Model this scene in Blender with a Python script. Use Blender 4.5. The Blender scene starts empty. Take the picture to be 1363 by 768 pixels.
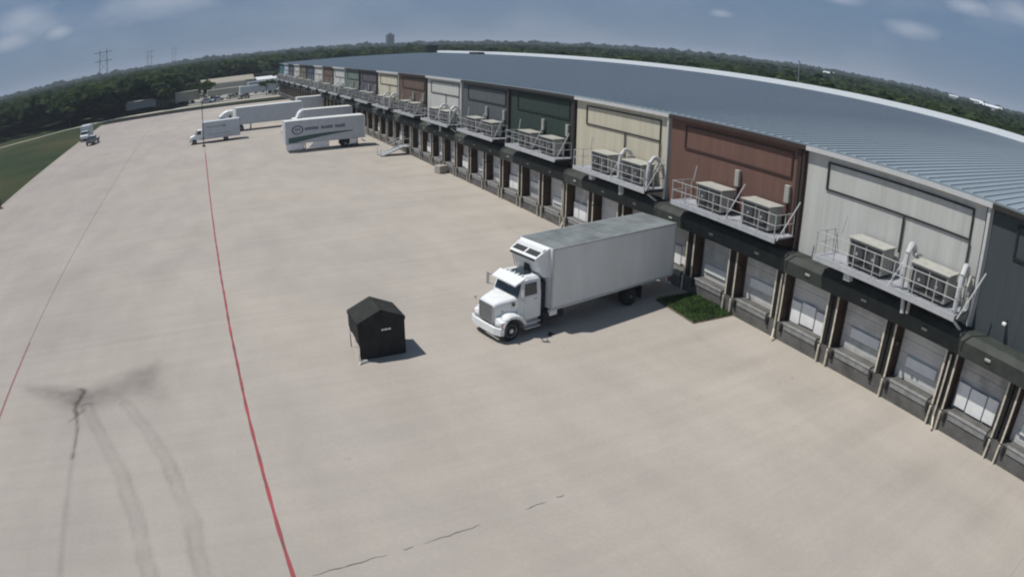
import bpy, math, random
import numpy as np
from mathutils import Vector, Matrix
R = math.radians
random.seed(7)
rng = np.random.default_rng(7)
S = bpy.context.scene
COL = S.collection
# ------------------------------------------------------------------ camera
H = 13.855
cam_d = bpy.data.cameras.new("camera")
cam = bpy.data.objects.new("camera", cam_d); COL.objects.link(cam)
cam_d.type = 'PANO'
cam_d.panorama_type = 'FISHEYE_LENS_POLYNOMIAL'
cam_d.sensor_width = 36.0
cam_d.sensor_fit = 'HORIZONTAL'
cam_d.fisheye_fov = R(170)
cam_d.fisheye_polynomial_k0 = 0.0
cam_d.fisheye_polynomial_k1 = -0.0413632626
cam_d.fisheye_polynomial_k2 = -5.40914e-05
cam_d.fisheye_polynomial_k3 = 2.497586e-07
cam_d.fisheye_polynomial_k4 = -3.055126e-07
cam_d.clip_start = 0.1; cam_d.clip_end = 12000
yaw, pitch, roll = 0.46763, -0.36152, 0.017878
fw = Vector((math.sin(yaw)*math.cos(pitch), math.cos(yaw)*math.cos(pitch), math.sin(pitch)))
rt = Vector((math.cos(yaw), -math.sin(yaw), 0)); up = rt.cross(fw)
r2 = math.cos(roll)*rt + math.sin(roll)*up; u2 = -math.sin(roll)*rt + math.cos(roll)*up
m = Matrix((r2, u2, -fw)).transposed().to_4x4(); m.translation = Vector((0, 0, H))
cam.matrix_world = m
S.camera = cam
S.render.engine = 'CYCLES'
S.cycles.pixel_filter_type = 'BLACKMAN_HARRIS'
S.cycles.filter_width = 2.1
S.cycles.max_bounces = 6
S.render.resolution_x, S.render.resolution_y = 1024, 576
# ------------------------------------------------------------------ world
TRAVEL = Vector((0.43, -0.25, -1.0)).normalized()
world = bpy.data.worlds.new("World"); S.world = world; world.use_nodes = True
nt = world.node_tree; nt.nodes.clear()
def N(t, typ, **kw):
    n = t.nodes.new(typ)
    for k, v in kw.items(): setattr(n, k, v)
    return n
wo = N(nt, 'ShaderNodeOutputWorld'); bg = N(nt, 'ShaderNodeBackground')
sky = N(nt, 'ShaderNodeTexSky'); sky.sky_type = 'NISHITA'; sky.sun_disc = False
sky.sun_elevation = math.asin(-TRAVEL.z); sky.sun_rotation = R(-60)
sky.altitude = 200; sky.air_density = 1.0; sky.dust_density = 0.6; sky.ozone_density = 1.6
bg.inputs[1].default_value = 0.052
tc = N(nt, 'ShaderNodeTexCoord')
mp = N(nt, 'ShaderNodeMapping'); mp.inputs['Scale'].default_value = (1, 1, 2.2); mp.inputs['Location'].default_value = (0.33, 0.1, 0.0)
nt.links.new(tc.outputs['Generated'], mp.inputs[0])
n1 = N(nt, 'ShaderNodeTexNoise'); n1.inputs['Scale'].default_value = 4.2; n1.inputs['Detail'].default_value = 7; n1.inputs['Roughness'].default_value = .52
nt.links.new(mp.outputs[0], n1.inputs['Vector'])
cr = N(nt, 'ShaderNodeValToRGB'); cr.color_ramp.elements[0].position = .47; cr.color_ramp.elements[1].position = .74
nt.links.new(n1.outputs[0], cr.inputs[0])
# three banks of cumulus low over the trees, ragged by the same noise
def cloud_mask(d, r, squash=2.4):
    d = Vector(d).normalized()
    sb = N(nt, 'ShaderNodeVectorMath', operation='SUBTRACT'); sb.inputs[1].default_value = d
    nt.links.new(tc.outputs['Generated'], sb.inputs[0])
    ml = N(nt, 'ShaderNodeVectorMath', operation='MULTIPLY'); ml.inputs[1].default_value = (1, 1, squash)
    nt.links.new(sb.outputs[0], ml.inputs[0])
    n3 = N(nt, 'ShaderNodeTexNoise'); n3.inputs['Scale'].default_value = 22; n3.inputs['Detail'].default_value = 6
    nt.links.new(mp.outputs[0], n3.inputs['Vector'])
    ln = N(nt, 'ShaderNodeVectorMath', operation='LENGTH'); nt.links.new(ml.outputs[0], ln.inputs[0])
    a = N(nt, 'ShaderNodeMath', operation='MULTIPLY_ADD'); nt.links.new(n3.outputs[0], a.inputs[0]); a.inputs[1].default_value = -r*1.3
    nt.links.new(ln.outputs['Value'], a.inputs[2])
    mr = N(nt, 'ShaderNodeMapRange'); nt.links.new(a.outputs[0], mr.inputs[0])
    mr.inputs[1].default_value = r*.75; mr.inputs[2].default_value = -r*.45; mr.inputs[3].default_value = 0; mr.inputs[4].default_value = 1
    return mr.outputs[0]
def bearing(az, el): return (math.sin(R(az))*math.cos(R(el)), math.cos(R(az))*math.cos(R(el)), math.sin(R(el)))
masks = [cloud_mask(bearing(*c_[:2]), c_[2], c_[3]) for c_ in ((-16.4, 6.0, .048, 2.2), (-17.6, 4.6, .034, 2.6), (-12.8, 4.4, .018, 2.4), (-3.7, 5.5, .085, 3.8), (66, 8.0, .034, 3), (71, 8.4, .05, 3), (60.6, 4.9, .036, 3.2), (54.2, 6.5, .03, 3.2), (43.8, 3.7, .014, 3))]
acc = None
for mk in masks:
    if acc is None: acc = mk
    else:
        q = N(nt, 'ShaderNodeMath', operation='MAXIMUM'); nt.links.new(acc, q.inputs[0]); nt.links.new(mk, q.inputs[1]); acc = q.outputs[0]
c_amt = N(nt, 'ShaderNodeMath', operation='MULTIPLY_ADD'); nt.links.new(cr.outputs[0], c_amt.inputs[0]); c_amt.inputs[1].default_value = .26
q = N(nt, 'ShaderNodeMath', operation='MULTIPLY'); nt.links.new(acc, q.inputs[0]); q.inputs[1].default_value = .42
nt.links.new(q.outputs[0], c_amt.inputs[2]); c_amt.use_clamp = True
tint = N(nt, 'ShaderNodeMix', data_type='RGBA', blend_type='MULTIPLY'); tint.inputs[0].default_value = 1.0
tint.inputs[7].default_value = (.62, .66, .76, 1)
nt.links.new(sky.outputs[0], tint.inputs[6])
hz = N(nt, 'ShaderNodeMix', data_type='RGBA'); hz.inputs[0].default_value = .72; nt.links.new(tint.outputs[2], hz.inputs[6]); hz.inputs[7].default_value = (2.55, 3.95, 6.2, 1)
mx = N(nt, 'ShaderNodeMix', data_type='RGBA'); nt.links.new(c_amt.outputs[0], mx.inputs[0]); nt.links.new(hz.outputs[2], mx.inputs[6])
mx.inputs[7].default_value = (8.6, 9.2, 10.6, 1)
nt.links.new(mx.outputs[2], bg.inputs[0]); nt.links.new(bg.outputs[0], wo.inputs[0])
# ------------------------------------------------------------------ sun
sd = bpy.data.lights.new("sun", 'SUN'); sd.energy = 3.6; sd.angle = R(.6); sd.color = (1, .955, .90)
so = bpy.data.objects.new("sun", sd); COL.objects.link(so); so.rotation_euler = TRAVEL.to_track_quat('-Z', 'Y').to_euler(); so.location = (0, 0, 60)
S.view_settings.view_transform = 'Standard'; S.view_settings.look = 'None'; S.view_settings.exposure = 0.17; S.view_settings.gamma = 1.0
# ------------------------------------------------------------------ materials
MATS = {}
def mat(name, col, rough=.7, metal=0, var=.12, scale=3.0, bump=0.0, spec=.4, stretch=(1, 1, 1), trans=0, attr=None):
    if name in MATS: return MATS[name]
    M = bpy.data.materials.new(name); M.use_nodes = True; t = M.node_tree; b = t.nodes['Principled BSDF']
    b.inputs['Roughness'].default_value = rough; b.inputs['Metallic'].default_value = metal
    b.inputs['Specular IOR Level'].default_value = spec
    g = N(t, 'ShaderNodeNewGeometry'); vm = N(t, 'ShaderNodeVectorMath', operation='MULTIPLY'); vm.inputs[1].default_value = stretch
    t.links.new(g.outputs['Position'], vm.inputs[0])
    nz = N(t, 'ShaderNodeTexNoise'); nz.inputs['Scale'].default_value = scale; nz.inputs['Detail'].default_value = 5; nz.inputs['Roughness'].default_value = .6
    t.links.new(vm.outputs[0], nz.inputs['Vector'])
    mr = N(t, 'ShaderNodeMapRange'); mr.inputs[1].default_value = .3; mr.inputs[2].default_value = .7
    mr.inputs[3].default_value = 1-var; mr.inputs[4].default_value = 1+var
    t.links.new(nz.outputs[0], mr.inputs[0])
    ml = N(t, 'ShaderNodeVectorMath', operation='SCALE'); ml.inputs[0].default_value = col[:3]; t.links.new(mr.outputs[0], ml.inputs[3])
    t.links.new(ml.outputs[0], b.inputs['Base Color'])
    if bump:
        bp = N(t, 'ShaderNodeBump'); bp.inputs['Strength'].default_value = bump; bp.inputs['Distance'].default_value = .03
        t.links.new(nz.outputs[0], bp.inputs['Height']); t.links.new(bp.outputs[0], b.inputs['Normal'])
    MATS[name] = M; return M
def hexc(r, g, b):
    f = lambda v: (v/255/12.92 if v < 10.3 else ((v/255+.055)/1.055)**2.4)
    return (f(r), f(g), f(b))
white = mat('white_paint', (.74, .76, .76), .42, var=.06, scale=2)
trailer_white = mat('trailer_skin', (.50, .53, .56), .5, var=.08, scale=1.2)
bay_light = mat('wall_light_grey', (.49, .50, .475), .75, var=.11, scale=.8, stretch=(1, 2.6, .22))
bay_cream = mat('wall_cream', (.52, .485, .38), .75, var=.11, scale=.8, stretch=(1, 2.6, .22))
bay_brick = mat('wall_brick_red', (.150, .082, .064), .8, var=.1, scale=.8, stretch=(1, 2.6, .22))
bay_slate = mat('wall_slate', (.052, .066, .072), .8, var=.1, scale=.8, stretch=(1, 2.6, .22))
bay_green = mat('wall_dark_green', (.024, .044, .036), .8, var=.12, scale=.8, stretch=(1, 2.6, .22))
bay_grey = mat('wall_grey', (.085, .100, .108), .8, var=.1, scale=.8, stretch=(1, 2.6, .22))
bay_rust = mat('wall_rust', (.12, .085, .066), .8, var=.12, scale=.8)
bay_plum = mat('wall_plum', (.085, .08, .10), .8, var=.1, scale=.8)
bay_sage = mat('wall_sage', (.13, .17, .15), .8, var=.1, scale=.8)
bay_navy = mat('wall_navy', (.05, .065, .10), .8, var=.1, scale=.8)
bay_olive = mat('wall_olive', (.14, .13, .09), .8, var=.1, scale=.8)
bay_blue = mat('wall_pale_blue', (.38, .50, .56), .8, var=.1, scale=.8)
bay_teal = mat('wall_teal', (.04, .14, .17), .8, var=.1, scale=.8)
dark_trim = mat('dark_trim', (.035, .032, .03), .6, var=.1)
brown_trim = mat('brown_trim', (.045, .03, .027), .6, var=.1)
light_trim = mat('light_trim', (.54, .55, .55), .45, var=.06)
canopy_m = mat('canopy_dark_green', (.036, .042, .036), .7, var=.3, scale=1.5)
pad_m = mat('pad_black', (.012, .012, .013), .6, var=.3)
pad_b = mat('pad_brown', (.066, .042, .030), .8, var=.3, scale=2)
stripe_m = mat('guide_stripe', (.62, .57, .46), .6, var=.22, scale=5)
door_m = mat('door_grey', (.58, .58, .565), .6, var=.08, scale=1.0)
plate_m = mat('plate_white', (.82, .83, .82), .45, var=.06)
base_m = mat('base_concrete', (.115, .112, .105), .9, var=.35, scale=1.2, bump=.3)
leveler_m = mat('leveler_grey', (.24, .245, .24), .7, var=.25, scale=3)
steel_m = mat('galvanised_steel', (.50, .52, .54), .5, metal=.3, var=.12)
deck_m = mat('deck_grey', (.33, .34, .37), .7, var=.15, scale=2)
ac_m = mat('ac_casing', (.34, .34, .31), .5, var=.1)
ac_dark = mat('ac_coil', (.02, .022, .024), .6, var=.3)
rail_m = mat('rail_grey', (.40, .41, .41), .5, var=.08)
rubber = mat('rubber', (.018, .018, .019), .85, var=.2)
rim_m = mat('rim_steel', (.62, .63, .65), .35, metal=.5, var=.1)
glass = mat('glass_dark', (.025, .04, .05), .08, var=.1, spec=.8)
chrome = mat('chrome', (.45, .46, .48), .22, metal=.8, var=.15)
grille_m = mat('grille', (.16, .17, .18), .4, metal=.5, var=.2, scale=20)
under_m = mat('chassis', (.03, .03, .032), .8, var=.2)
tent_m = mat('hut_black', (.030, .031, .029), .85, var=.25, scale=2, spec=.2)
green_m = mat('box_green', (.030, .060, .016), .9, var=.45, scale=2.5)
amber_m = mat('lamp_amber', (.6, .2, .03), .4)
red_m = mat('lamp_red', (.4, .02, .02), .4)
# ------------------------------------------------------------------ mesh helpers
class MB:
    def __init__(s): s.v = []; s.f = []; s.mi = []; s.mats = []
    def m(s, mt):
        if mt not in s.mats: s.mats.append(mt)
        return s.mats.index(mt)
    def add(s, vs, fs, mt):
        o = len(s.v); s.v += [tuple(p) for p in vs]; k = s.m(mt)
        for f in fs: s.f.append(tuple(i+o for i in f)); s.mi.append(k)
        return s
    def box(s, x0, x1, y0, y1, z0, z1, mt, bev=0):
        if bev:
            b = min(bev, (x1-x0)*.45, (y1-y0)*.45, (z1-z0)*.45)
            # chamfered box: three nested shells
            vs = []; 
            for sx in (0, 1):
                for sy in (0, 1):
                    for sz in (0, 1):
                        X = (x0, x1)[sx]; Y = (y0, y1)[sy]; Z = (z0, z1)[sz]
                        dx = b if sx == 0 else -b; dy = b if sy == 0 else -b; dz = b if sz == 0 else -b
                        vs += [(X, Y+dy, Z+dz), (X+dx, Y, Z+dz), (X+dx, Y+dy, Z)]
            I = lambda a, b_, c, k: (a*4+b_*2+c)*3+k
            fs = []
            for a in (0, 1):
                q = [I(a, 0, 0, 0), I(a, 1, 0, 0), I(a, 1, 1, 0), I(a, 0, 1, 0)]; fs.append(q if a else q[::-1])
                q = [I(0, a, 0, 1), I(1, a, 0, 1), I(1, a, 1, 1), I(0, a, 1, 1)]; fs.append(q[::-1] if a else q)
                q = [I(0, 0, a, 2), I(1, 0, a, 2), I(1, 1, a, 2), I(0, 1, a, 2)]; fs.append(q if a else q[::-1])
            for a in (0, 1):
                for c in (0, 1):
                    fs.append([I(a, c, 0, 0), I(a, c, 1, 0), I(a, c, 1, 1), I(a, c, 0, 1)])
                    fs.append([I(a, 0, c, 0), I(a, 1, c, 0), I(a, 1, c, 2), I(a, 0, c, 2)])
                    fs.append([I(0, a, c, 1), I(1, a, c, 1), I(1, a, c, 2), I(0, a, c, 2)])
                    for d in (0, 1): fs.append([I(a, c, d, 0), I(a, c, d, 1), I(a, c, d, 2)])
            return s.add(vs, fs, mt)
        vs = [(x, y, z) for x in (x0, x1) for y in (y0, y1) for z in (z0, z1)]
        fs = [(0, 1, 3, 2), (4, 6, 7, 5), (0, 4, 5, 1), (2, 3, 7, 6), (0, 2, 6, 4), (1, 5, 7, 3)]
        return s.add(vs, fs, mt)
    def tube(s, p, q, r, mt, n=8, r2=None):
        p = Vector(p); q = Vector(q); d = (q-p)
        if d.length < 1e-6: return s
        d.normalize(); a = d.orthogonal().normalized(); b = d.cross(a); r2 = r if r2 is None else r2
        vs = []
        for i in range(n):
            t = 2*math.pi*i/n; w = a*math.cos(t)+b*math.sin(t); vs += [p+w*r, q+w*r2]
        fs = [(2*i, 2*((i+1) % n), 2*((i+1) % n)+1, 2*i+1) for i in range(n)]
        fs += [tuple(2*i for i in range(n))[::-1], tuple(2*i+1 for i in range(n))]
        return s.add(vs, fs, mt)
    def poly(s, pts, mt): return s.add(pts, [tuple(range(len(pts)))], mt)
    def loft(s, secs, mt, cap=True, close=True):
        n = len(secs[0]); vs = [p for c in secs for p in c]; fs = []
        for k in range(len(secs)-1):
            for i in range(n if close else n-1):
                j = (i+1) % n; fs.append((k*n+i, k*n+j, (k+1)*n+j, (k+1)*n+i))
        if cap: fs += [tuple(range(n))[::-1], tuple((len(secs)-1)*n+i for i in range(n))]
        return s.add(vs, fs, mt)
    def build(s, name, parent=None, smooth=False, fix=True):
        me = bpy.data.meshes.new(name); me.from_pydata(s.v, [], s.f)
        for mt in s.mats: me.materials.append(mt)
        me.polygons.foreach_set('material_index', s.mi)
        if smooth: me.polygons.foreach_set('use_smooth', [True]*len(s.f))
        if fix and len(s.f) < 20000:
            import bmesh
            bm = bmesh.new(); bm.from_mesh(me); bmesh.ops.recalc_face_normals(bm, faces=bm.faces); bm.to_mesh(me); bm.free()
        me.update()
        o = bpy.data.objects.new(name, me); COL.objects.link(o)
        if parent is not None: o.parent = parent
        return o
def thing(name, label, cat, loc=(0, 0, 0), rz=0, group=None):
    o = bpy.data.objects.new(name, None); o.empty_display_size = .3; COL.objects.link(o)
    o.location = loc; o.rotation_euler = (0, 0, rz); o['label'] = label; o['category'] = cat
    if group: o['group'] = group
    return o
def tag(o, label, cat, group=None, kind=None):
    if label: o['label'] = label
    if cat: o['category'] = cat
    if group: o['group'] = group
    if kind: o['kind'] = kind
    return o
def copy_tree(o, parent=None):
    c = o.copy(); COL.objects.link(c); c.parent = parent
    for ch in kids(o): copy_tree(ch, c)
    _KC.pop(c.name, None)
    return c
_KC = {}
def kids(o):
    if o.name not in _KC: _KC[o.name] = [x for x in COL.objects if x.parent == o]
    return _KC[o.name]
# ------------------------------------------------------------------ metric frame of the yard
W = 10.8; Y0 = 9.82; XW = 25.71; XP = 26.34; ZC = 4.66; ZE = 9.98; NB0, NB1 = -3, 19
YE = Y0+NB1*W; YS = Y0+NB0*W; XRIDGE = 77.0; ZR = 10.72
def lerp(a, b, t): return a+(b-a)*t
# ------------------------------------------------------------------ ground
gm = bpy.data.materials.new('grass_ground'); gm.use_nodes = True; t = gm.node_tree; b = t.nodes['Principled BSDF']; b.inputs['Roughness'].default_value = .95; b.inputs['Specular IOR Level'].default_value = .1
g = N(t, 'ShaderNodeNewGeometry')
na = N(t, 'ShaderNodeTexNoise'); na.inputs['Scale'].default_value = .035; na.inputs['Detail'].default_value = 6; t.links.new(g.outputs['Position'], na.inputs['Vector'])
nb_ = N(t, 'ShaderNodeTexNoise'); nb_.inputs['Scale'].default_value = 1.3; nb_.inputs['Detail'].default_value = 6; t.links.new(g.outputs['Position'], nb_.inputs['Vector'])
r_ = N(t, 'ShaderNodeValToRGB'); r_.color_ramp.elements[0].position = .38; r_.color_ramp.elements[0].color = (.024, .040, .018, 1)
r_.color_ramp.elements[1].position = .66; r_.color_ramp.elements[1].color = (.062, .062, .028, 1); t.links.new(na.outputs[0], r_.inputs[0])
mm = N(t, 'ShaderNodeMix', data_type='RGBA', blend_type='OVERLAY'); mm.inputs[0].default_value = .5; t.links.new(r_.outputs[0], mm.inputs[6]); t.links.new(nb_.outputs[0], mm.inputs[7])
t.links.new(mm.outputs[2], b.inputs['Base Color'])
ground = MB(); RG = 5200
rings = [0, 40, 90, 200, 500, 1200, RG]; nseg = 48
vs = [(0, 0, -.12)]
for rr in rings[1:]:
    for i in range(nseg): vs.append((rr*math.cos(2*math.pi*i/nseg), 120+rr*math.sin(2*math.pi*i/nseg), -.12))
vs[0] = (0, 120, -.12)
fs = [(0, 1+i, 1+(i+1) % nseg) for i in range(nseg)]
for k in range(len(rings)-2):
    for i in range(nseg):
        a0 = 1+k*nseg+i; b0 = 1+k*nseg+(i+1) % nseg; fs.append((a0, a0+nseg, b0+nseg, b0))
ground.add(vs, fs, gm); tag(ground.build('ground'), None, None, kind='structure')
# ---- concrete pavement: slabs with stains kept in a vertex attribute
cm = bpy.data.materials.new('concrete'); cm.use_nodes = True; t = cm.node_tree; b = t.nodes['Principled BSDF']; b.inputs['Roughness'].default_value = .88; b.inputs['Specular IOR Level'].default_value = .25
g = N(t, 'ShaderNodeNewGeometry')
def noise(sc, det=5, rough=.55, st=None):
    n = N(t, 'ShaderNodeTexNoise'); n.inputs['Scale'].default_value = sc; n.inputs['Detail'].default_value = det; n.inputs['Roughness'].default_value = rough
    if st:
        v = N(t, 'ShaderNodeVectorMath', operation='MULTIPLY'); v.inputs[1].default_value = st; t.links.new(g.outputs['Position'], v.inputs[0]); t.links.new(v.outputs[0], n.inputs['Vector'])
    else: t.links.new(g.outputs['Position'], n.inputs['Vector'])
    return n.outputs[0]
def ramp(inp, p0, c0, p1, c1):
    n = N(t, 'ShaderNodeValToRGB'); n.color_ramp.elements[0].position = p0; n.color_ramp.elements[0].color = (*c0, 1)
    n.color_ramp.elements[1].position = p1; n.color_ramp.elements[1].color = (*c1, 1); t.links.new(inp, n.inputs[0]); return n.outputs[0]
def mixc(a, b_, mode, fac=1.0):
    n = N(t, 'ShaderNodeMix', data_type='RGBA', blend_type=mode); n.inputs[0].default_value = fac
    t.links.new(a, n.inputs[6]); t.links.new(b_, n.inputs[7]); return n.outputs[2]
basec = ramp(noise(.045, 4), .35, (.368, .345, .318), .68, (.415, .385, .342))
sx_ = N(t, 'ShaderNodeSeparateXYZ'); t.links.new(g.outputs['Position'], sx_.inputs[0])
mr_x = N(t, 'ShaderNodeMapRange'); mr_x.inputs[1].default_value = -24; mr_x.inputs[2].default_value = 26; t.links.new(sx_.outputs[0], mr_x.inputs[0])
basec = mixc(basec, ramp(mr_x.outputs[0], 0.0, (.88, .85, .855), 1.0, (1.05, 1.03, .99)), 'MULTIPLY')
basec = mixc(basec, ramp(noise(.35, 6, .6, (1, .45, 1)), .3, (.90, .90, .90), .7, (1.05, 1.05, 1.05)), 'MULTIPLY')
basec = mixc(basec, ramp(noise(6, 5, .7), .25, (.93, .93, .93), .75, (1.05, 1.05, 1.05)), 'MULTIPLY')
# faint tyre polish running toward the docks
basec = mixc(basec, ramp(noise(.9, 3, .5, (.12, 1.6, 1)), .3, (.955, .955, .955), .65, (1.015, 1.015, 1.015)), 'MULTIPLY')
vc = N(t, 'ShaderNodeAttribute'); vc.attribute_name = 'stain'
basec = mixc(basec, vc.outputs['Color'], 'MULTIPLY')
t.links.new(basec, b.inputs['Base Color'])
bp = N(t, 'ShaderNodeBump'); bp.inputs['Strength'].default_value = .25; bp.inputs['Distance'].default_value = .01; t.links.new(noise(25, 4), bp.inputs['Height']); t.links.new(bp.outputs[0], b.inputs['Normal'])

def seg_dist(X, Y, pts):
    d = np.full(X.shape, 1e9)
    for (ax, ay), (bx, by) in zip(pts[:-1], pts[1:]):
        vx, vy = bx-ax, by-ay; L = vx*vx+vy*vy+1e-9
        tt = np.clip(((X-ax)*vx+(Y-ay)*vy)/L, 0, 1); d = np.minimum(d, np.hypot(X-ax-tt*vx, Y-ay-tt*vy))
    return d
def in_poly(X, Y, pts):
    ins = np.zeros(X.shape, bool); n = len(pts)
    for i in range(n):
        x1, y1 = pts[i]; x2, y2 = pts[(i+1) % n]
        c = ((y1 > Y) != (y2 > Y)) & (X < (x2-x1)*(Y-y1)/(y2-y1+1e-12)+x1); ins ^= c
    return ins
def soft(X, Y, pts, w):
    d = seg_dist(X, Y, pts+[pts[0]]); ins = in_poly(X, Y, pts)
    return np.clip(.5+np.where(ins, d, -d)/w, 0, 1)
def vnoise(X, Y, s, seed):
    r = np.random.default_rng(seed); T = r.random((64, 64)); x = X/s; y = Y/s
    xi = np.floor(x).astype(int); yi = np.floor(y).astype(int); fx = x-xi; fy = y-yi; fx = fx*fx*(3-2*fx); fy = fy*fy*(3-2*fy)
    q = lambda a, b_: T[a % 64, b_ % 64]
    return (q(xi, yi)*(1-fx)+q(xi+1, yi)*fx)*(1-fy)+(q(xi, yi+1)*(1-fx)+q(xi+1, yi+1)*fx)*fy
def stain(X, Y):
    k = np.ones(X.shape)
    rough = .55*vnoise(X, Y, .5, 1)+.45*vnoise(X, Y, .17, 2)
    # damp wedge shaped stains meeting at a drain crack
    wob = .55*(vnoise(X, Y, 1.1, 11)-.5)+.25*(vnoise(X, Y, .35, 14)-.5); wx = X+wob; wy = Y+.35*(vnoise(X, Y, .9, 12)-.5)
    mot = .45+.85*vnoise(X, Y, 1.3, 13)+.35*(vnoise(X, Y, .4, 15)-.5)
    k -= .33*soft(wx, wy, [(-11.6, 30.3), (-7.7, 28.9), (-7.2, 27.4), (-8.0, 27.2)], 1.0)*mot
    k -= .33*soft(wx, wy, [(-7.7, 28.7), (-4.9, 30.1), (-3.4, 30.5), (-3.35, 26.9), (-7.5, 27.4)], 1.2)*mot
    k -= .10*np.exp(-(((X+7.5)/1.6)**2+((Y-26.5)/1.8)**2))
    k -= .50*np.clip(1-seg_dist(wx, wy, [(-7.75, 28.9), (-7.6, 27.4), (-7.55, 26.6)])/.20, 0, 1)
    k -= .50*np.clip(1-seg_dist(X, Y, [(-7.75, 26.8), (-7.5, 25.2), (-7.48, 24.0), (-7.5, 22.9)])/.14, 0, 1)*(.6+.8*rough)
    k -= .30*np.clip(1-seg_dist(X, Y, [(-8.0, 26.0), (-7.3, 26.9)])/.16, 0, 1)
    k -= .17*np.clip(1-seg_dist(X, Y, [(-7.5, 23.2), (-7.47, 19), (-7.46, 12)])/.22, 0, 1)*(.6+.6*rough)
    for path, wd, amp, br in (([(-7.2, 27.2), (-6.3, 24.6), (-5.2, 21.4), (-4.5, 18.6), (-4.05, 15.4), (-3.95, 12)], .34, .20, .15), ([(-5.2, 26.9), (-4.0, 24.3), (-3.0, 21.2), (-2.4, 17.8), (-2.3, 15), (-2.3, 12)], .32, .20, .30)):
        d = seg_dist(wx*.3+X*.7, Y, path)
        k -= amp*.45*np.clip(1.3-d/wd, 0, 1)*np.clip((rough-br+.25)*1.8, 0, 1)          # scuffed band
        k -= amp*np.exp(-((d-wd*.72)/.08)**2)*(.35+.65*vnoise(X, Y, 1.5, 16))*np.clip(.4+(vnoise(X, Y, .9, 17)-br)*1.6, 0, 1)              # darker tyre edges
    for y_, x0_, sl_, sd in ((31.2, -10.8, .02, 21), (32.5, -8.4, .01, 22)):   # faint wisps above the wedge
        k -= .10*np.clip(1-np.abs(wy-(y_+sl_*X))/.16, 0, 1)*np.clip(1-np.abs(X-x0_-1.6)/1.8, 0, 1)
    sp = vnoise(X, Y, .16, 31)*vnoise(X, Y, 1.9, 32); k -= .5*np.clip(sp-.80, 0, 1)*2.2      # oil spots
    # broad traffic soiling
    k -= .07*np.clip(vnoise(X, Y, 9, 5)*.6+vnoise(X, Y, 3.7, 6)*.4-.45, 0, 1)*2
    # oily drips where trucks stand along the docks
    for j in range(60):
        yy = Y0+NB0*W+j*3.6+2.2
        k -= .10*np.exp(-((Y-yy)/.55)**2)*np.clip(1-np.abs(X-22.0)/3.6, 0, 1)*(.4+rough)
    return np.clip(k, .25, 1.1)
def slab(x0, x1, y0, y1, step, parent, clip=None):
    nx = max(2, int(round((x1-x0)/step))+1); ny = max(2, int(round((y1-y0)/step))+1)
    xs = np.linspace(x0, x1, nx); ys = np.linspace(y0, y1, ny)
    X, Y = np.meshgrid(xs, ys, indexing='ij'); k = stain(X, Y)
    V = np.stack([X, Y, np.zeros_like(X)], -1).reshape(-1, 3)
    i, j = np.meshgrid(np.arange(nx-1), np.arange(ny-1), indexing='ij'); a = (i*ny+j).ravel()
    F = np.stack([a, a+ny, a+ny+1, a+1], 1)
    # rim going down so that joints read as gaps
    rim = [0*ny+jj for jj in range(ny)]+[ii*ny+ny-1 for ii in range(1, nx)]+[(nx-1)*ny+jj for jj in range(ny-2, -1, -1)]+[ii*ny for ii in range(nx-2, 0, -1)]
    nv = len(V); low = V[rim].copy(); low[:, 2] = -.12; V = np.concatenate([V, low]); n = len(rim)
    RF = [(rim[q], rim[(q+1) % n], nv+(q+1) % n, nv+q) for q in range(n)]
    me = bpy.data.meshes.new('concrete_slab'); me.from_pydata(V.tolist(), [], F.tolist()+RF); me.materials.append(cm)
    at = me.color_attributes.new('stain', 'FLOAT_COLOR', 'POINT')
    kk = np.concatenate([k.ravel(), np.ones(n)]); c = np.stack([kk, kk, kk, np.ones_like(kk)], 1).astype(np.float32)
    at.data.foreach_set('color', c.ravel()); me.update()
    o = bpy.data.objects.new('concrete_slab', me); COL.objects.link(o); o.parent = parent; return o
pav = thing('pavement', None, None) if False else bpy.data.objects.new('pavement', None); COL.objects.link(pav); pav['kind'] = 'structure'
G = .018
bed = MB().box(-29.7, 77, -30, 193.2, -.16, -.075, mat('joint_bed', (.05, .048, .045), .95)).build('joint_bed', pav)
cols = [(-29.6, -12.4), (-12.4, .44), (.44, XW+.6)]
rows = [(-30, 2), (2, 34), (34, 62), (62, 100), (100, 146), (146, 190)]
for (xa, xb) in cols:
    for (ya, yb) in rows:
        st = .12 if (ya == 2) else (.35 if ya == 34 else 1.0)
        
        slab(xa+G, xb-G, ya+.004, yb-.004, st, pav)
MB().box(-29.9, -29.62, -30, 190, -.12, .03, mat('kerb_concrete', (.42, .40, .34), .9, var=.15)).build('kerb', pav)
# rounded far corner and turn off to the road
far = MB(); pts = []
pts = [(-29.6, 190.01), (XW+.6, 190.01), (40, 193), (40, 200), (8, 197), (-6, 200), (-17, 203), (-26, 205.5), (-30, 203), (-31, 197)]
far.add([(x, y, -.004) for x, y in pts], [tuple(range(len(pts)))], cm); far.build('apron', pav)
road_m = mat('road_pale', (.40, .38, .33), .9, var=.12)
rd = MB(); line = [(-120, 168), (-90, 180), (-66, 188), (-52, 194), (-43, 201), (-31, 204.5), (-15, 206), (10, 207), (40, 210), (90, 214)]
a, b2 = [], []
for i, (x, y) in enumerate(line):
    a.append((x, y+(5.0 if i > 4 else 1.1), -.09)); b2.append((x, y-(.6 if i > 4 else 1.1), -.09))
rd.add(a+b2, [(i, i+1, len(a)+i+1, len(a)+i) for i in range(len(a)-1)], road_m); tag(rd.build('road'), None, None, kind='structure')
lot = MB().box(-4, 60, 214.5, 262, -.3, -.06, mat('lot_pale', (.30, .29, .26), .95, var=.2, scale=.3)).build('gravel_lot'); lot['kind'] = 'structure'
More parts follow.
